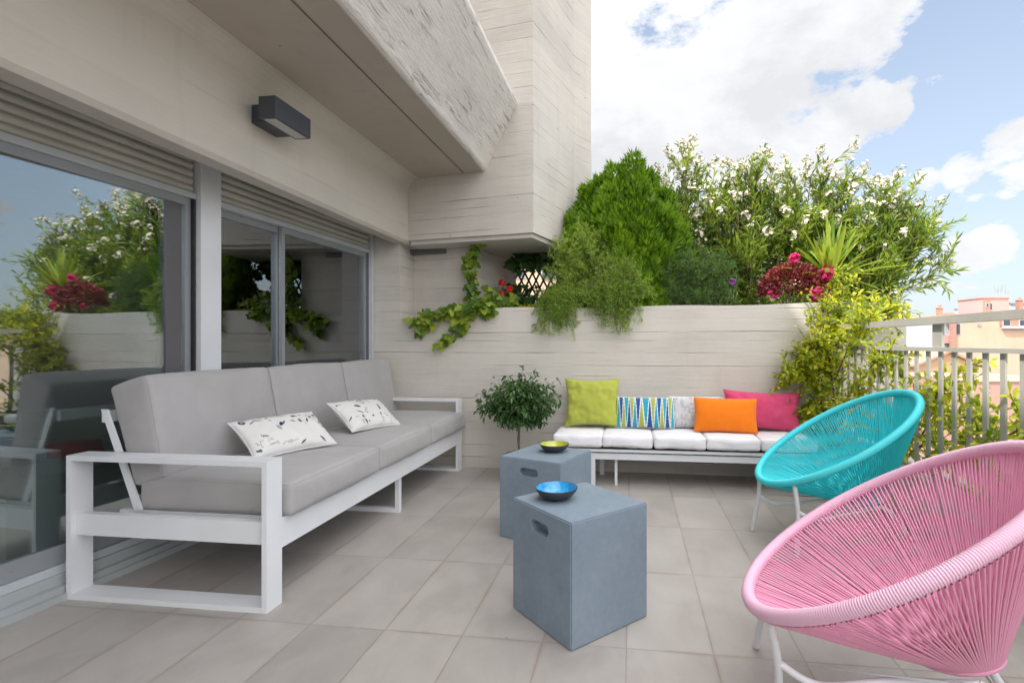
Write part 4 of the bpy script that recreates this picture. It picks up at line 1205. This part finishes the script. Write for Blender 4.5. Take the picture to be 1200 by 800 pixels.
# dense underplanting that closes the gaps between the oleander canes
root = plant_root('underplanting', (1.2, 5.0, 1.27), 'low dark green underplanting filling the planter behind the rosemary and maroon plant', 'ground cover')
a = Acc(); n = 5200
P = np.stack([.45 + rng.random(n) * 1.55, 4.86 + rng.random(n) * .42, 1.28 + rng.random(n) ** 1.3 * (.30 + .10 * np.sin(np.arange(n)))], 1)
leaves(a, P, rand_unit(n) + np.array([0, -.2, .5]), .05 + .04 * rng.random(n), .016, .25, droop=.1); o = a.build('leaves', M['oleander'], smooth=False); o['kind'] = 'stuff'; place(o, root)
# low yellow-green ground cover lining the wall top
root = plant_root('sedum_mat', (-.85, 4.60, 1.27), 'low yellow-green mat of small leaves along the wall top', 'ground cover')
a = Acc(); n = 3200
P = np.stack([-1.05 + rng.random(n) * .95, 4.50 + rng.random(n) * .16, 1.385 + rng.random(n) * .05], 1)
quads(a, P, rand_unit(n) + np.array([0, -.3, .8]), .016, .008); place(a.build('leaves', M['yellowleaf'], smooth=False), root)

# ---- climber in the railing corner
def climber(name, loc, label, stems, sprays, size, mat, seed, ns=5):
    global rng
    rng = np.random.default_rng(seed)
    root = plant_root(name, loc, label, 'climber'); st, a = Acc(), Acc()
    S_ = [catmull(s, 7) for s in stems]
    for s in S_:
        r0 = .010 if len(s) > 25 else .006
        st.tube(s, np.linspace(r0, .003, len(s)), 6, cap=False)
        n = int(len(s) * sprays)
        p, d = along(s, .12 + .88 * rng.random(n))
        for i in range(n):
            dr = norm((rand_unit(1) + d[i] * .5 + np.array([-.12, -.25, .12])))[0]
            ln = .06 + .16 * rng.random()
            tw = twig(p[i], p[i] + dr * ln, .15, 5); st.tube(tw, .0016, 4, cap=False)
            m = int(ns + ln * 30)
            q, e = along(tw, np.linspace(.15, .999, m))
            leaves(a, q, norm(e * .7 + rand_unit(m) * .8 + np.array([0, -.12, 0])), size * (.6 + .7 * rng.random(m)), size * .42, .22, up=np.tile([0, -.5, .8], (m, 1)), droop=.12, wide=.48)
    place(a.build('leaves', mat, smooth=False), root); place(st.build('stems', M['bark']), root)
climber('climbing_plant', (1.48, 4.28, 0), 'yellow-green climber with twisted stems in the corner by the railing', [
    [(1.46, 4.30, 0), (1.44, 4.26, .4), (1.50, 4.25, .8), (1.52, 4.27, 1.15), (1.58, 4.30, 1.5)],
    [(1.50, 4.30, 0), (1.53, 4.24, .35), (1.47, 4.24, .7), (1.56, 4.26, 1.1), (1.66, 4.30, 1.55)],
    [(1.52, 4.28, 0), (1.56, 4.20, .5), (1.54, 4.22, .9), (1.50, 4.24, 1.3), (1.62, 4.32, 1.62)],
    [(1.50, 4.26, .6), (1.42, 4.24, .74), (1.34, 4.27, .82), (1.26, 4.29, .84)],
    [(1.48, 4.26, .7), (1.38, 4.24, .86), (1.38, 4.27, .95), (1.42, 4.27, 1.10), (1.50, 4.28, 1.18)],
    [(1.50, 4.26, .25), (1.46, 4.22, .42), (1.42, 4.24, .52), (1.38, 4.25, .56)],
    [(1.54, 4.26, 1.0), (1.66, 4.20, 1.18), (1.85, 4.22, 1.27), (2.0, 4.24, 1.32)],
    [(1.56, 4.26, 1.2), (1.70, 4.24, 1.36), (1.86, 4.28, 1.38), (2.06, 4.30, 1.40)],
    [(1.58, 4.1, .5), (1.60, 3.9, .75), (1.62, 3.7, .95), (1.62, 3.5, 1.0)],
    [(1.56, 4.15, .3), (1.58, 3.9, .5), (1.64, 3.6, .55), (1.64, 3.35, .5)],
    [(1.56, 4.2, .8), (1.60, 4.0, 1.1), (1.62, 3.85, 1.22), (1.64, 3.72, 1.30)],
    ], 2.5, .050, M['climb'], 31)
climber('railing_climber', (1.74, 3.2, .345), 'lighter straggling climber running along the outside of the railing', [
    [(1.74, 3.9, .36), (1.70, 3.6, .6), (1.70, 3.3, .72), (1.72, 3.0, .70), (1.70, 2.7, .74)],
    [(1.72, 3.5, .36), (1.70, 3.2, .52), (1.72, 2.9, .58), (1.70, 2.6, .66), (1.72, 2.35, .82), (1.70, 2.15, .86)],
    [(1.72, 3.2, .36), (1.70, 3.0, .45), (1.72, 2.7, .50), (1.70, 2.4, .60), (1.72, 2.1, .66), (1.72, 1.8, .64)],
    [(1.72, 2.8, .36), (1.70, 2.6, .42), (1.72, 2.4, .50), (1.70, 2.2, .50), (1.72, 1.9, .52)],
    [(1.72, 3.7, .36), (1.69, 3.5, .48), (1.72, 3.3, .55), (1.70, 3.1, .82), (1.72, 2.95, .95)],
    [(1.74, 4.1, .36), (1.70, 3.9, .6), (1.70, 3.75, .85), (1.72, 3.6, .95)],
    ], 1.9, .055, M['climb'], 32)
rng = np.random.default_rng(41)

# ---- potted ficus
root = plant_root('potted_ficus', (-.88, 3.98, 0), 'small dark green ficus tree in a pot between sofa and bench', 'potted tree')
a = Acc(); st = Acc(); c0 = np.array([-.885, 4.0, .64])
trunk = twig((-.88, 3.98, .2), (-.885, 4.0, .52), .04, 8); st.tube(trunk, np.linspace(.010, .007, 8), 7)
nb = 190
for k in range(nb):
    d = rand_unit(1)[0]; e = np.array([.33, .26, .225]) * (.55 + .5 * rng.random())
    if k % 9 == 0: e *= 1.18
    tip = c0 + d * e; tip[2] = max(tip[2], .44 + .1 * rng.random())
    b = twig(np.array([-.885, 4.0, .48 + .12 * rng.random()]), tip, .15, 7); st.tube(b, np.linspace(.003, .001, 7), 4, cap=False)
    m = 20; p, dd = along(b, .45 + .55 * rng.random(m))
    P = p + rand_unit(m) * .03
    leaves(a, P, norm(rand_unit(m) * .8 + d * .5 + np.array([0, 0, -.35])), (.034 + .018 * rng.random(m)), .018, .25, wide=.45, droop=.25)
place(a.build('foliage', M['ficus'], smooth=False), root); place(st.build('trunk', M['bark']), root)
bm = bmesh.new()
bmesh.ops.create_cone(bm, cap_ends=True, segments=32, radius1=.085, radius2=.115, depth=.22, matrix=Matrix.Translation((0, 0, .11)))
bm_obj('pot', bm, M['pot'], root, bevel=.004)

# ================================================================== CITY BEYOND
def town(name, px0, px1, pytop, zbot, d, depth, mat, label, cat='building', roof=None, turn=0, group='buildings beyond the railing'):
    """block whose front spans photo columns px0..px1 at distance d"""
    p0, p1 = at(px0, pytop, d), at(px1, pytop, d)
    w = (p1 - p0).length; ang = math.atan2(p1.y - p0.y, p1.x - p0.x)
    root = empty(name, ((p0.x + p1.x) / 2, (p0.y + p1.y) / 2, zbot), ang + turn, label, cat, group)
    h = p0.z - zbot
    box('walls', -w / 2, w / 2, 0, depth, 0, h, mat, root, 0)
    return root, w, h
def far_win(root, x, z, w, h, mat=None, frame=M['whitewall'], y=-.0):
    f = box('window', x - w / 2 - .07, x + w / 2 + .07, -.08 + y, -.002 + y, z - .07, z + h + .07, frame, root, 0)
    box('pane', x - w / 2, x + w / 2, -.10 + y, -.082 + y, z, z + h, mat or M['farwin'], f, 0)
GZ = -19
# white block
r_, w, h = town('white_building', 1060, 1096, 374, GZ, 75, 10, M['whitewall'], 'white rendered building with tiny windows left of the railing post')
k = 75 / 600
for (px, py) in ((1082, 385), (1082, 402), (1071.5, 402)): far_win(r_, (px - 1078) * k, h - (py - 374) * k - .8, .5 if px > 1075 else .35, 1.0)
box('roof_edge', -w / 2 - .1, w / 2 + .1, -.1, 10, h, h + .25, M['whitewall'], r_, 0)
# peach main block
r_, w, h = town('peach_building', 1119, 1300, 370, GZ, 65, 14, M['peach'], 'large peach rendered building behind the railing')
k = 65 / 600; mid = (1119 + 1300) / 2
def X_(px): return (px - mid) * k
def Z_(py): return h - (py - 370) * k
far_win(r_, X_(1122.3), Z_(391.5), .45, 1.3)
box('brick_pilaster', X_(1114), X_(1118.4), -.35, .2, 0, h - .2, M['brick'], r_, 0)
box('brick_bay', X_(1171.5), X_(1225), -.15, -.003, Z_(382), Z_(372.5), M['brick'], r_, 0)
box('ledge', X_(1173), X_(1225), -.5, -.003, Z_(385), Z_(382.2), M['whitewall'], r_, 0)
far_win(r_, X_(1178), Z_(381.5), .8, .7, y=-.15); far_win(r_, X_(1197), Z_(381.5), .8, .7, y=-.15)
bm = bmesh.new(); bmesh.ops.create_cone(bm, cap_ends=True, segments=20, radius1=.22, radius2=.22, depth=.1, matrix=Matrix.Translation((X_(1147.6), -.05, Z_(380.5))) @ Matrix.Rotation(R(90), 4, 'X'))
bm_obj('round_vent', bm, M['steel'], r_)
box('roof_edge', -w / 2 - .1, w / 2 + .1, -.15, 14, h, h + .2, M['peach2'], r_, 0)
# balcony stack between white and peach
r_, w, h = town('balcony_block', 1105, 1113.5, 374, GZ, 66, 8, M['whitewall'], 'narrow grey-white balcony stack beside the peach building')
for z in np.arange(h - 6, h, 2.9): box('balcony', -w / 2, w / 2, -.8, -.003, z, z + 1.0, M['redroof'], r_, 0)
# brick chimney and roof kit
def chimney(px, py0, py1, w_, d, label):
    p = at(px, py1, d); top = at(px, py0, d)
    root = empty('brick_chimney', p, YAW, label, 'chimney', 'chimneys on the far roofs')
    hh = top.z - p.z
    box('stack', -w_ / 2, w_ / 2, 0, w_, -6, hh, M['brick'], root, 0); box('cap', -w_ / 2 - .1, w_ / 2 + .1, -.1, w_ + .1, hh, hh + .15, M['pinkwall'], root, 0)
    for sx in (-.15, .15): box('flue', sx * w_ - .1, sx * w_ + .1, .1, .3, hh + .15, hh + .45, M['brick'], root, 0)
chimney(1102.5, 361, 373, .55, 70, 'slim brick chimney above the railing post')
chimney(1196.5, 352, 356, .65, 82, 'short brick chimney at the right edge of the roofs')
# rose stair tower with aerials
r_, w, h = town('stair_tower', 1152, 1182, 349.5, GZ, 78, 5, M['pinkwall'], 'rose brick roof tower carrying aerials')
k = 78 / 600
box('coping', -w / 2 - .15, w / 2 + .15, -.15, 5.1, h, h + .18, M['redroof'], r_, 0)
box('brick_corner', -w / 2 - .02, -w / 2 + 1.0, -.12, -.003, 0, h - .3, M['brick'], r_, 0)
far_win(r_, -w / 2 + 1.15, h - 1.7, .3, .9); far_win(r_, -w / 2 + .5, h - 1.3, .3, .5, y=-.12)
p = at(1172, 349.5, 79); an = empty('roof_aerials', p, 0, 'thin metal aerials standing on the rose tower', 'aerial')
a = Acc()
for dx, hh in ((-.5, 1.9), (-.1, 1.5), (.45, 2.1), (.9, 1.3)):
    a.tube(np.array([(dx, 0, 0), (dx, 0, hh)]), .04, 5)
    for q in range(4): a.tube(np.array([(dx - .35, 0, hh * (.55 + .12 * q)), (dx + .35, 0, hh * (.55 + .12 * q))]), .02, 4)
a.build('mast', M['steel'], an)
r_, w, h = town('grey_roof_house', 1184, 1290, 356, GZ, 84, 8, M['whitewall'], 'pale blue-grey roof house right of the rose tower')
box('roof_edge', -w / 2 - .1, w / 2 + .1, -.2, 8, h, h + .25, M['steel'], r_, 0)
r_, w, h = town('cream_lift_house', 1141, 1151, 361, GZ, 80, 4, M['whitewall'], 'small cream roof hut left of the rose tower')
box('roof_edge', -w / 2 - .1, w / 2 + .1, -.1, 4, h, h + .15, M['steel'], r_, 0)
# ochre gabled house
d = 48; k = d / 600; p = at(1111.6, 425, d)
root = empty('gabled_house', (p.x, p.y, GZ), YAW + R(8), 'ochre gabled house seen between the balusters', 'building', 'buildings beyond the railing')
hz = p.z - GZ
bm = bmesh.new(); prism(bm, [(-3.4, 0), (3.0, 0), (3.0, hz - .25), (0, hz + .95), (-3.4, hz - .25)], 0, 9, 'y'); bm_obj('walls', bm, M['peach2'], root)
bm = bmesh.new()
for (x0, z0, x1, z1) in ((-3.7, hz - .36, 0, hz + .96), (0, hz + .96, 3.4, hz - .42)):
    prism(bm, [(x0, z0 + .002), (x1, z1 + .002), (x1, z1 + .2), (x0, z0 + .2)], -.25, 9.1, 'y')
bm_obj('roof', bm, M['rooftile'], root)
# red roof terrace lower down
r_, w, h = town('red_roof_block', 1142, 1300, 447, GZ, 34, 10, M['redroof'], 'rose-red wall of a lower roof terrace behind the climber')
box('coping', -w / 2, w / 2, -.1, .3, h, h + .08, M['peach'], r_, 0)
r_, w, h = town('blue_roof_block', 1040, 1110, 413, GZ, 60, 9, M['steel'], 'low blue-grey roofed block under the white building')
# tall block behind the trellis and a skyline row left and right
r_, w, h = town('tall_peach_block', 520, 700, 250, GZ, 40, 12, M['peach'], 'tall peach block showing through the black trellis')
for zz in np.arange(h - 20, h, 3.0):
    for xx in np.arange(-w / 2 + 1, w / 2, 2.4): far_win(r_, xx, zz, 1.0, 1.4)
for (a0, a1, top, dd, mt, lb) in ((1310, 1500, 385, 60, 'peach2', 'ochre block farther right beyond the railing'), (1520, 1900, 392, 70, 'whitewall', 'long white block out to the right'), (880, 1050, 390, 90, 'peach', 'low peach block behind the planted wall'), (1000, 1062, 396, 95, 'whitewall', 'low white block behind the planted wall')):
    r_, w, h = town('town_block', a0, a1, top, GZ, dd, 12, M[mt], lb)
    for zz in np.arange(h - 14, h - 1, 3.0):
        for xx in np.arange(-w / 2 + 1.2, w / 2 - 1, 3.0): far_win(r_, xx, zz, 1.0, 1.4)

rs_ = random.Random(5)
for i, (az, dist, wd_, top, mt, lb) in enumerate(((62, 95, 34, 2.0, 'peach', 'low peach block in the middle distance to the right'), (72, 140, 46, 5.0, 'peach2', 'ochre slab block far out on the right'), (84, 120, 40, 1.0, 'whitewall', 'white slab block far out on the right'),
        (97, 150, 55, 6.0, 'peach', 'peach slab block behind the viewer to the right'), (55, 190, 60, 9.0, 'whitewall', 'distant white tower block on the skyline'), (66, 240, 80, 9.5, 'peach2', 'distant ochre tower block on the skyline'), (40, 210, 70, 7.0, 'peach', 'distant peach tower block behind the shrubs'), (20, 200, 90, 8.0, 'whitewall', 'distant pale tower block hidden by the oleanders'))):
    x, y = dist * math.sin(R(az)), dist * math.cos(R(az))
    root = empty('town_block', (x, y, GZ), -R(az), lb, 'building', 'buildings beyond the railing')
    h = top - GZ
    box('walls', -wd_ / 2, wd_ / 2, 0, 12, 0, h, M[mt], root, 0); box('roof_edge', -wd_ / 2 - .2, wd_ / 2 + .2, -.2, 12.2, h, h + .4, M['steel'], root, 0)
    if dist < 160:
        for zz in np.arange(h - 12, h - 1, 3.0):
            for xx in np.arange(-wd_ / 2 + 2, wd_ / 2 - 1, 4.4): far_win(root, xx, zz, 1.2, 1.5)

# ================================================================== CAMERA, SKY, SUN
cam = bpy.data.cameras.new('camera'); co = bpy.data.objects.new('camera', cam); COL.objects.link(co)
co.location = (0, 0, HC); co.rotation_euler = (R(90), 0, YAW)
cam.sensor_width = 36; cam.lens = 36 * FPX / 1200; cam.shift_x = -63 / 1200; cam.shift_y = 1 / 1200
cam.clip_start = .05; cam.clip_end = 5000
scn.camera = co

SUN_EL, SUN_AZ = R(52), math.atan2(-.66, -.75)      # direction towards the sun (world x,y angle)
sv = Vector((math.cos(SUN_EL) * math.cos(SUN_AZ), math.cos(SUN_EL) * math.sin(SUN_AZ), math.sin(SUN_EL)))
sl = bpy.data.lights.new('sun', 'SUN'); sl.energy = 2.8; sl.angle = R(.6); sl.color = (1, .95, .88)
so = bpy.data.objects.new('sun', sl); COL.objects.link(so); so.rotation_euler = sv.to_track_quat('Z', 'Y').to_euler()

wd = bpy.data.worlds.new('World'); scn.world = wd; wd.use_nodes = True
nt = wd.node_tree; nt.nodes.clear()
out = nt.nodes.new('ShaderNodeOutputWorld'); bg = nt.nodes.new('ShaderNodeBackground')
sky = nt.nodes.new('ShaderNodeTexSky'); sky.sky_type = 'NISHITA'; sky.sun_disc = False
sky.sun_elevation = SUN_EL; sky.sun_rotation = math.atan2(sv.x, sv.y)
sky.air_density = 1.0; sky.dust_density = 1.5; sky.ozone_density = 1.6
tc = nt.nodes.new('ShaderNodeTexCoord'); V_ = tc.outputs['Generated']
sp = nt.nodes.new('ShaderNodeSeparateXYZ'); L(nt, V_, sp.inputs[0])
def dirblob(px, py, rad, soft):
    v = (at(px, py, 1.0) - Vector((0, 0, HC))).normalized()
    dt = nt.nodes.new('ShaderNodeVectorMath'); dt.operation = 'DOT_PRODUCT'; L(nt, V_, dt.inputs[0]); dt.inputs[1].default_value = v
    mr = nt.nodes.new('ShaderNodeMapRange'); mr.interpolation_type = 'SMOOTHSTEP'
    mr.inputs['From Min'].default_value = math.cos(rad * soft * 1.25); mr.inputs['From Max'].default_value = 1.0
    L(nt, dt.outputs['Value'], mr.inputs['Value']); return mr.outputs[0]
# flattened cloud layer coordinates (clouds foreshorten towards the horizon)
zc = math_n(nt, 'MAXIMUM', math_n(nt, 'ADD', sp.outputs[2], .22), .05)
cv = nt.nodes.new('ShaderNodeCombineXYZ')
L(nt, math_n(nt, 'DIVIDE', sp.outputs[0], zc), cv.inputs[0]); L(nt, math_n(nt, 'DIVIDE', sp.outputs[1], zc), cv.inputs[1])
n1 = noise_t(nt, mapping(nt, cv.outputs[0], (1, 1, 1), loc=(3.1, 1.7, 0)), 2.6, 12, .60, .15)
n2 = noise_t(nt, mapping(nt, V_, (1, 1, 1.7), loc=(.4, 2.2, .3)), 6.5, 14, .64, .1)
nn = math_n(nt, 'ADD', math_n(nt, 'MULTIPLY', n1, .5), math_n(nt, 'MULTIPLY', n2, .5))
mask = None
for (px, py, rad, w_) in ((740, 60, .34, .80), (700, 150, .26, .76), (880, -10, .20, .78), (930, 45, .12, .66), (850, 110, .12, .66), (975, 5, .09, .62), (790, 160, .10, .6),
                          (965, 162, .055, .75), (1020, 112, .028, .6), (1048, 127, .022, .55), (1135, 205, .034, .62), (1190, 188, .045, .66), (1085, 214, .022, .5),
                          (1160, 290, .03, .4), (930, 205, .05, .5), (1120, 330, .05, .4), (1060, 60, .001, 0.0)):
    if w_ == 0: continue
    b = math_n(nt, 'MULTIPLY', dirblob(px, py, rad, 1.25), w_)
    mask = b if mask is None else math_n(nt, 'MAXIMUM', mask, b)
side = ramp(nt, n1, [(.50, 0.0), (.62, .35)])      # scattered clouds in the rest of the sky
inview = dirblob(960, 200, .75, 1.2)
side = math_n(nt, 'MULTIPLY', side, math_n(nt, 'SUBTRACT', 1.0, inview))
dens = math_n(nt, 'ADD', math_n(nt, 'ADD', mask, side), math_n(nt, 'MULTIPLY', math_n(nt, 'SUBTRACT', nn, .5), 4.2))
cl = ramp(nt, dens, [(.32, 0.0), (.40, .55), (.52, 1.0)])
n3 = noise_t(nt, mapping(nt, V_, (1, 1, 1.5), loc=(1.4, .2, 5.3)), 4.2, 6, .55, .3)
shade = ramp(nt, math_n(nt, 'ADD', math_n(nt, 'MULTIPLY', n2, .35), math_n(nt, 'MULTIPLY', n3, .65)), [(.40, 1.04), (.50, .98), (.60, .84)])
CLOUD = 4.15
OVER_FILL = (14.6, 14.5, 14.7)
cc = nt.nodes.new('ShaderNodeVectorMath'); cc.operation = 'SCALE'; cc.inputs[0].default_value = (.97 * CLOUD, .985 * CLOUD, 1.02 * CLOUD); L(nt, shade, cc.inputs['Scale'])
# milky horizon: thin veil of high haze
veil = ramp(nt, sp.outputs[2], [(.0, .85), (.28, .55), (.62, .32)])
sc_ = nt.nodes.new('ShaderNodeVectorMath'); sc_.operation = 'MULTIPLY'; L(nt, sky.outputs[0], sc_.inputs[0]); sc_.inputs[1].default_value = (.90, .96, 1.0)
s1 = mixc(nt, veil, sc_.outputs[0], (3.35, 3.65, 3.9))
fin = mixc(nt, cl, s1, cc.outputs[0])
# unseen bright cloud added overhead and behind the viewer as fill light
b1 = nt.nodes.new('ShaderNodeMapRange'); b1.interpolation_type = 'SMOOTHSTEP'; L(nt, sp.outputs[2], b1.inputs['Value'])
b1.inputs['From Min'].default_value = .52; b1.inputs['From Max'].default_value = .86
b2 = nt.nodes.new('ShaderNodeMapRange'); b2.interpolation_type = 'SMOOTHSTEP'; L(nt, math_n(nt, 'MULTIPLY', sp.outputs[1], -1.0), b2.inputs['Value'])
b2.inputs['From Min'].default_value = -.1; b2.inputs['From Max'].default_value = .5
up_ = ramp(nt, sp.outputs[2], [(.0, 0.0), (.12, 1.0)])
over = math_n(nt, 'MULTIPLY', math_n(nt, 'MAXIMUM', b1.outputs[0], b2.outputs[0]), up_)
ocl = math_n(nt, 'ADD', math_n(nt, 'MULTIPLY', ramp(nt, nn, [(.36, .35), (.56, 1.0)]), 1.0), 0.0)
ocs = nt.nodes.new('ShaderNodeVectorMath'); ocs.operation = 'SCALE'; ocs.inputs[0].default_value = OVER_FILL; L(nt, ocl, ocs.inputs['Scale'])
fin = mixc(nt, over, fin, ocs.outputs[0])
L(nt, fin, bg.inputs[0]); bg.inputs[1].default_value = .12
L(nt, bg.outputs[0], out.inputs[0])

scn.view_settings.view_transform = 'Standard'; scn.view_settings.look = 'None'
scn.view_settings.exposure = 1.02; scn.view_settings.gamma = 1.0; scn.view_settings.use_curve_mapping = False
scn.cycles.max_bounces = 8; scn.cycles.diffuse_bounces = 4; scn.cycles.transparent_max_bounces = 24; scn.cycles.glossy_bounces = 5
scn.cycles.use_denoising = True
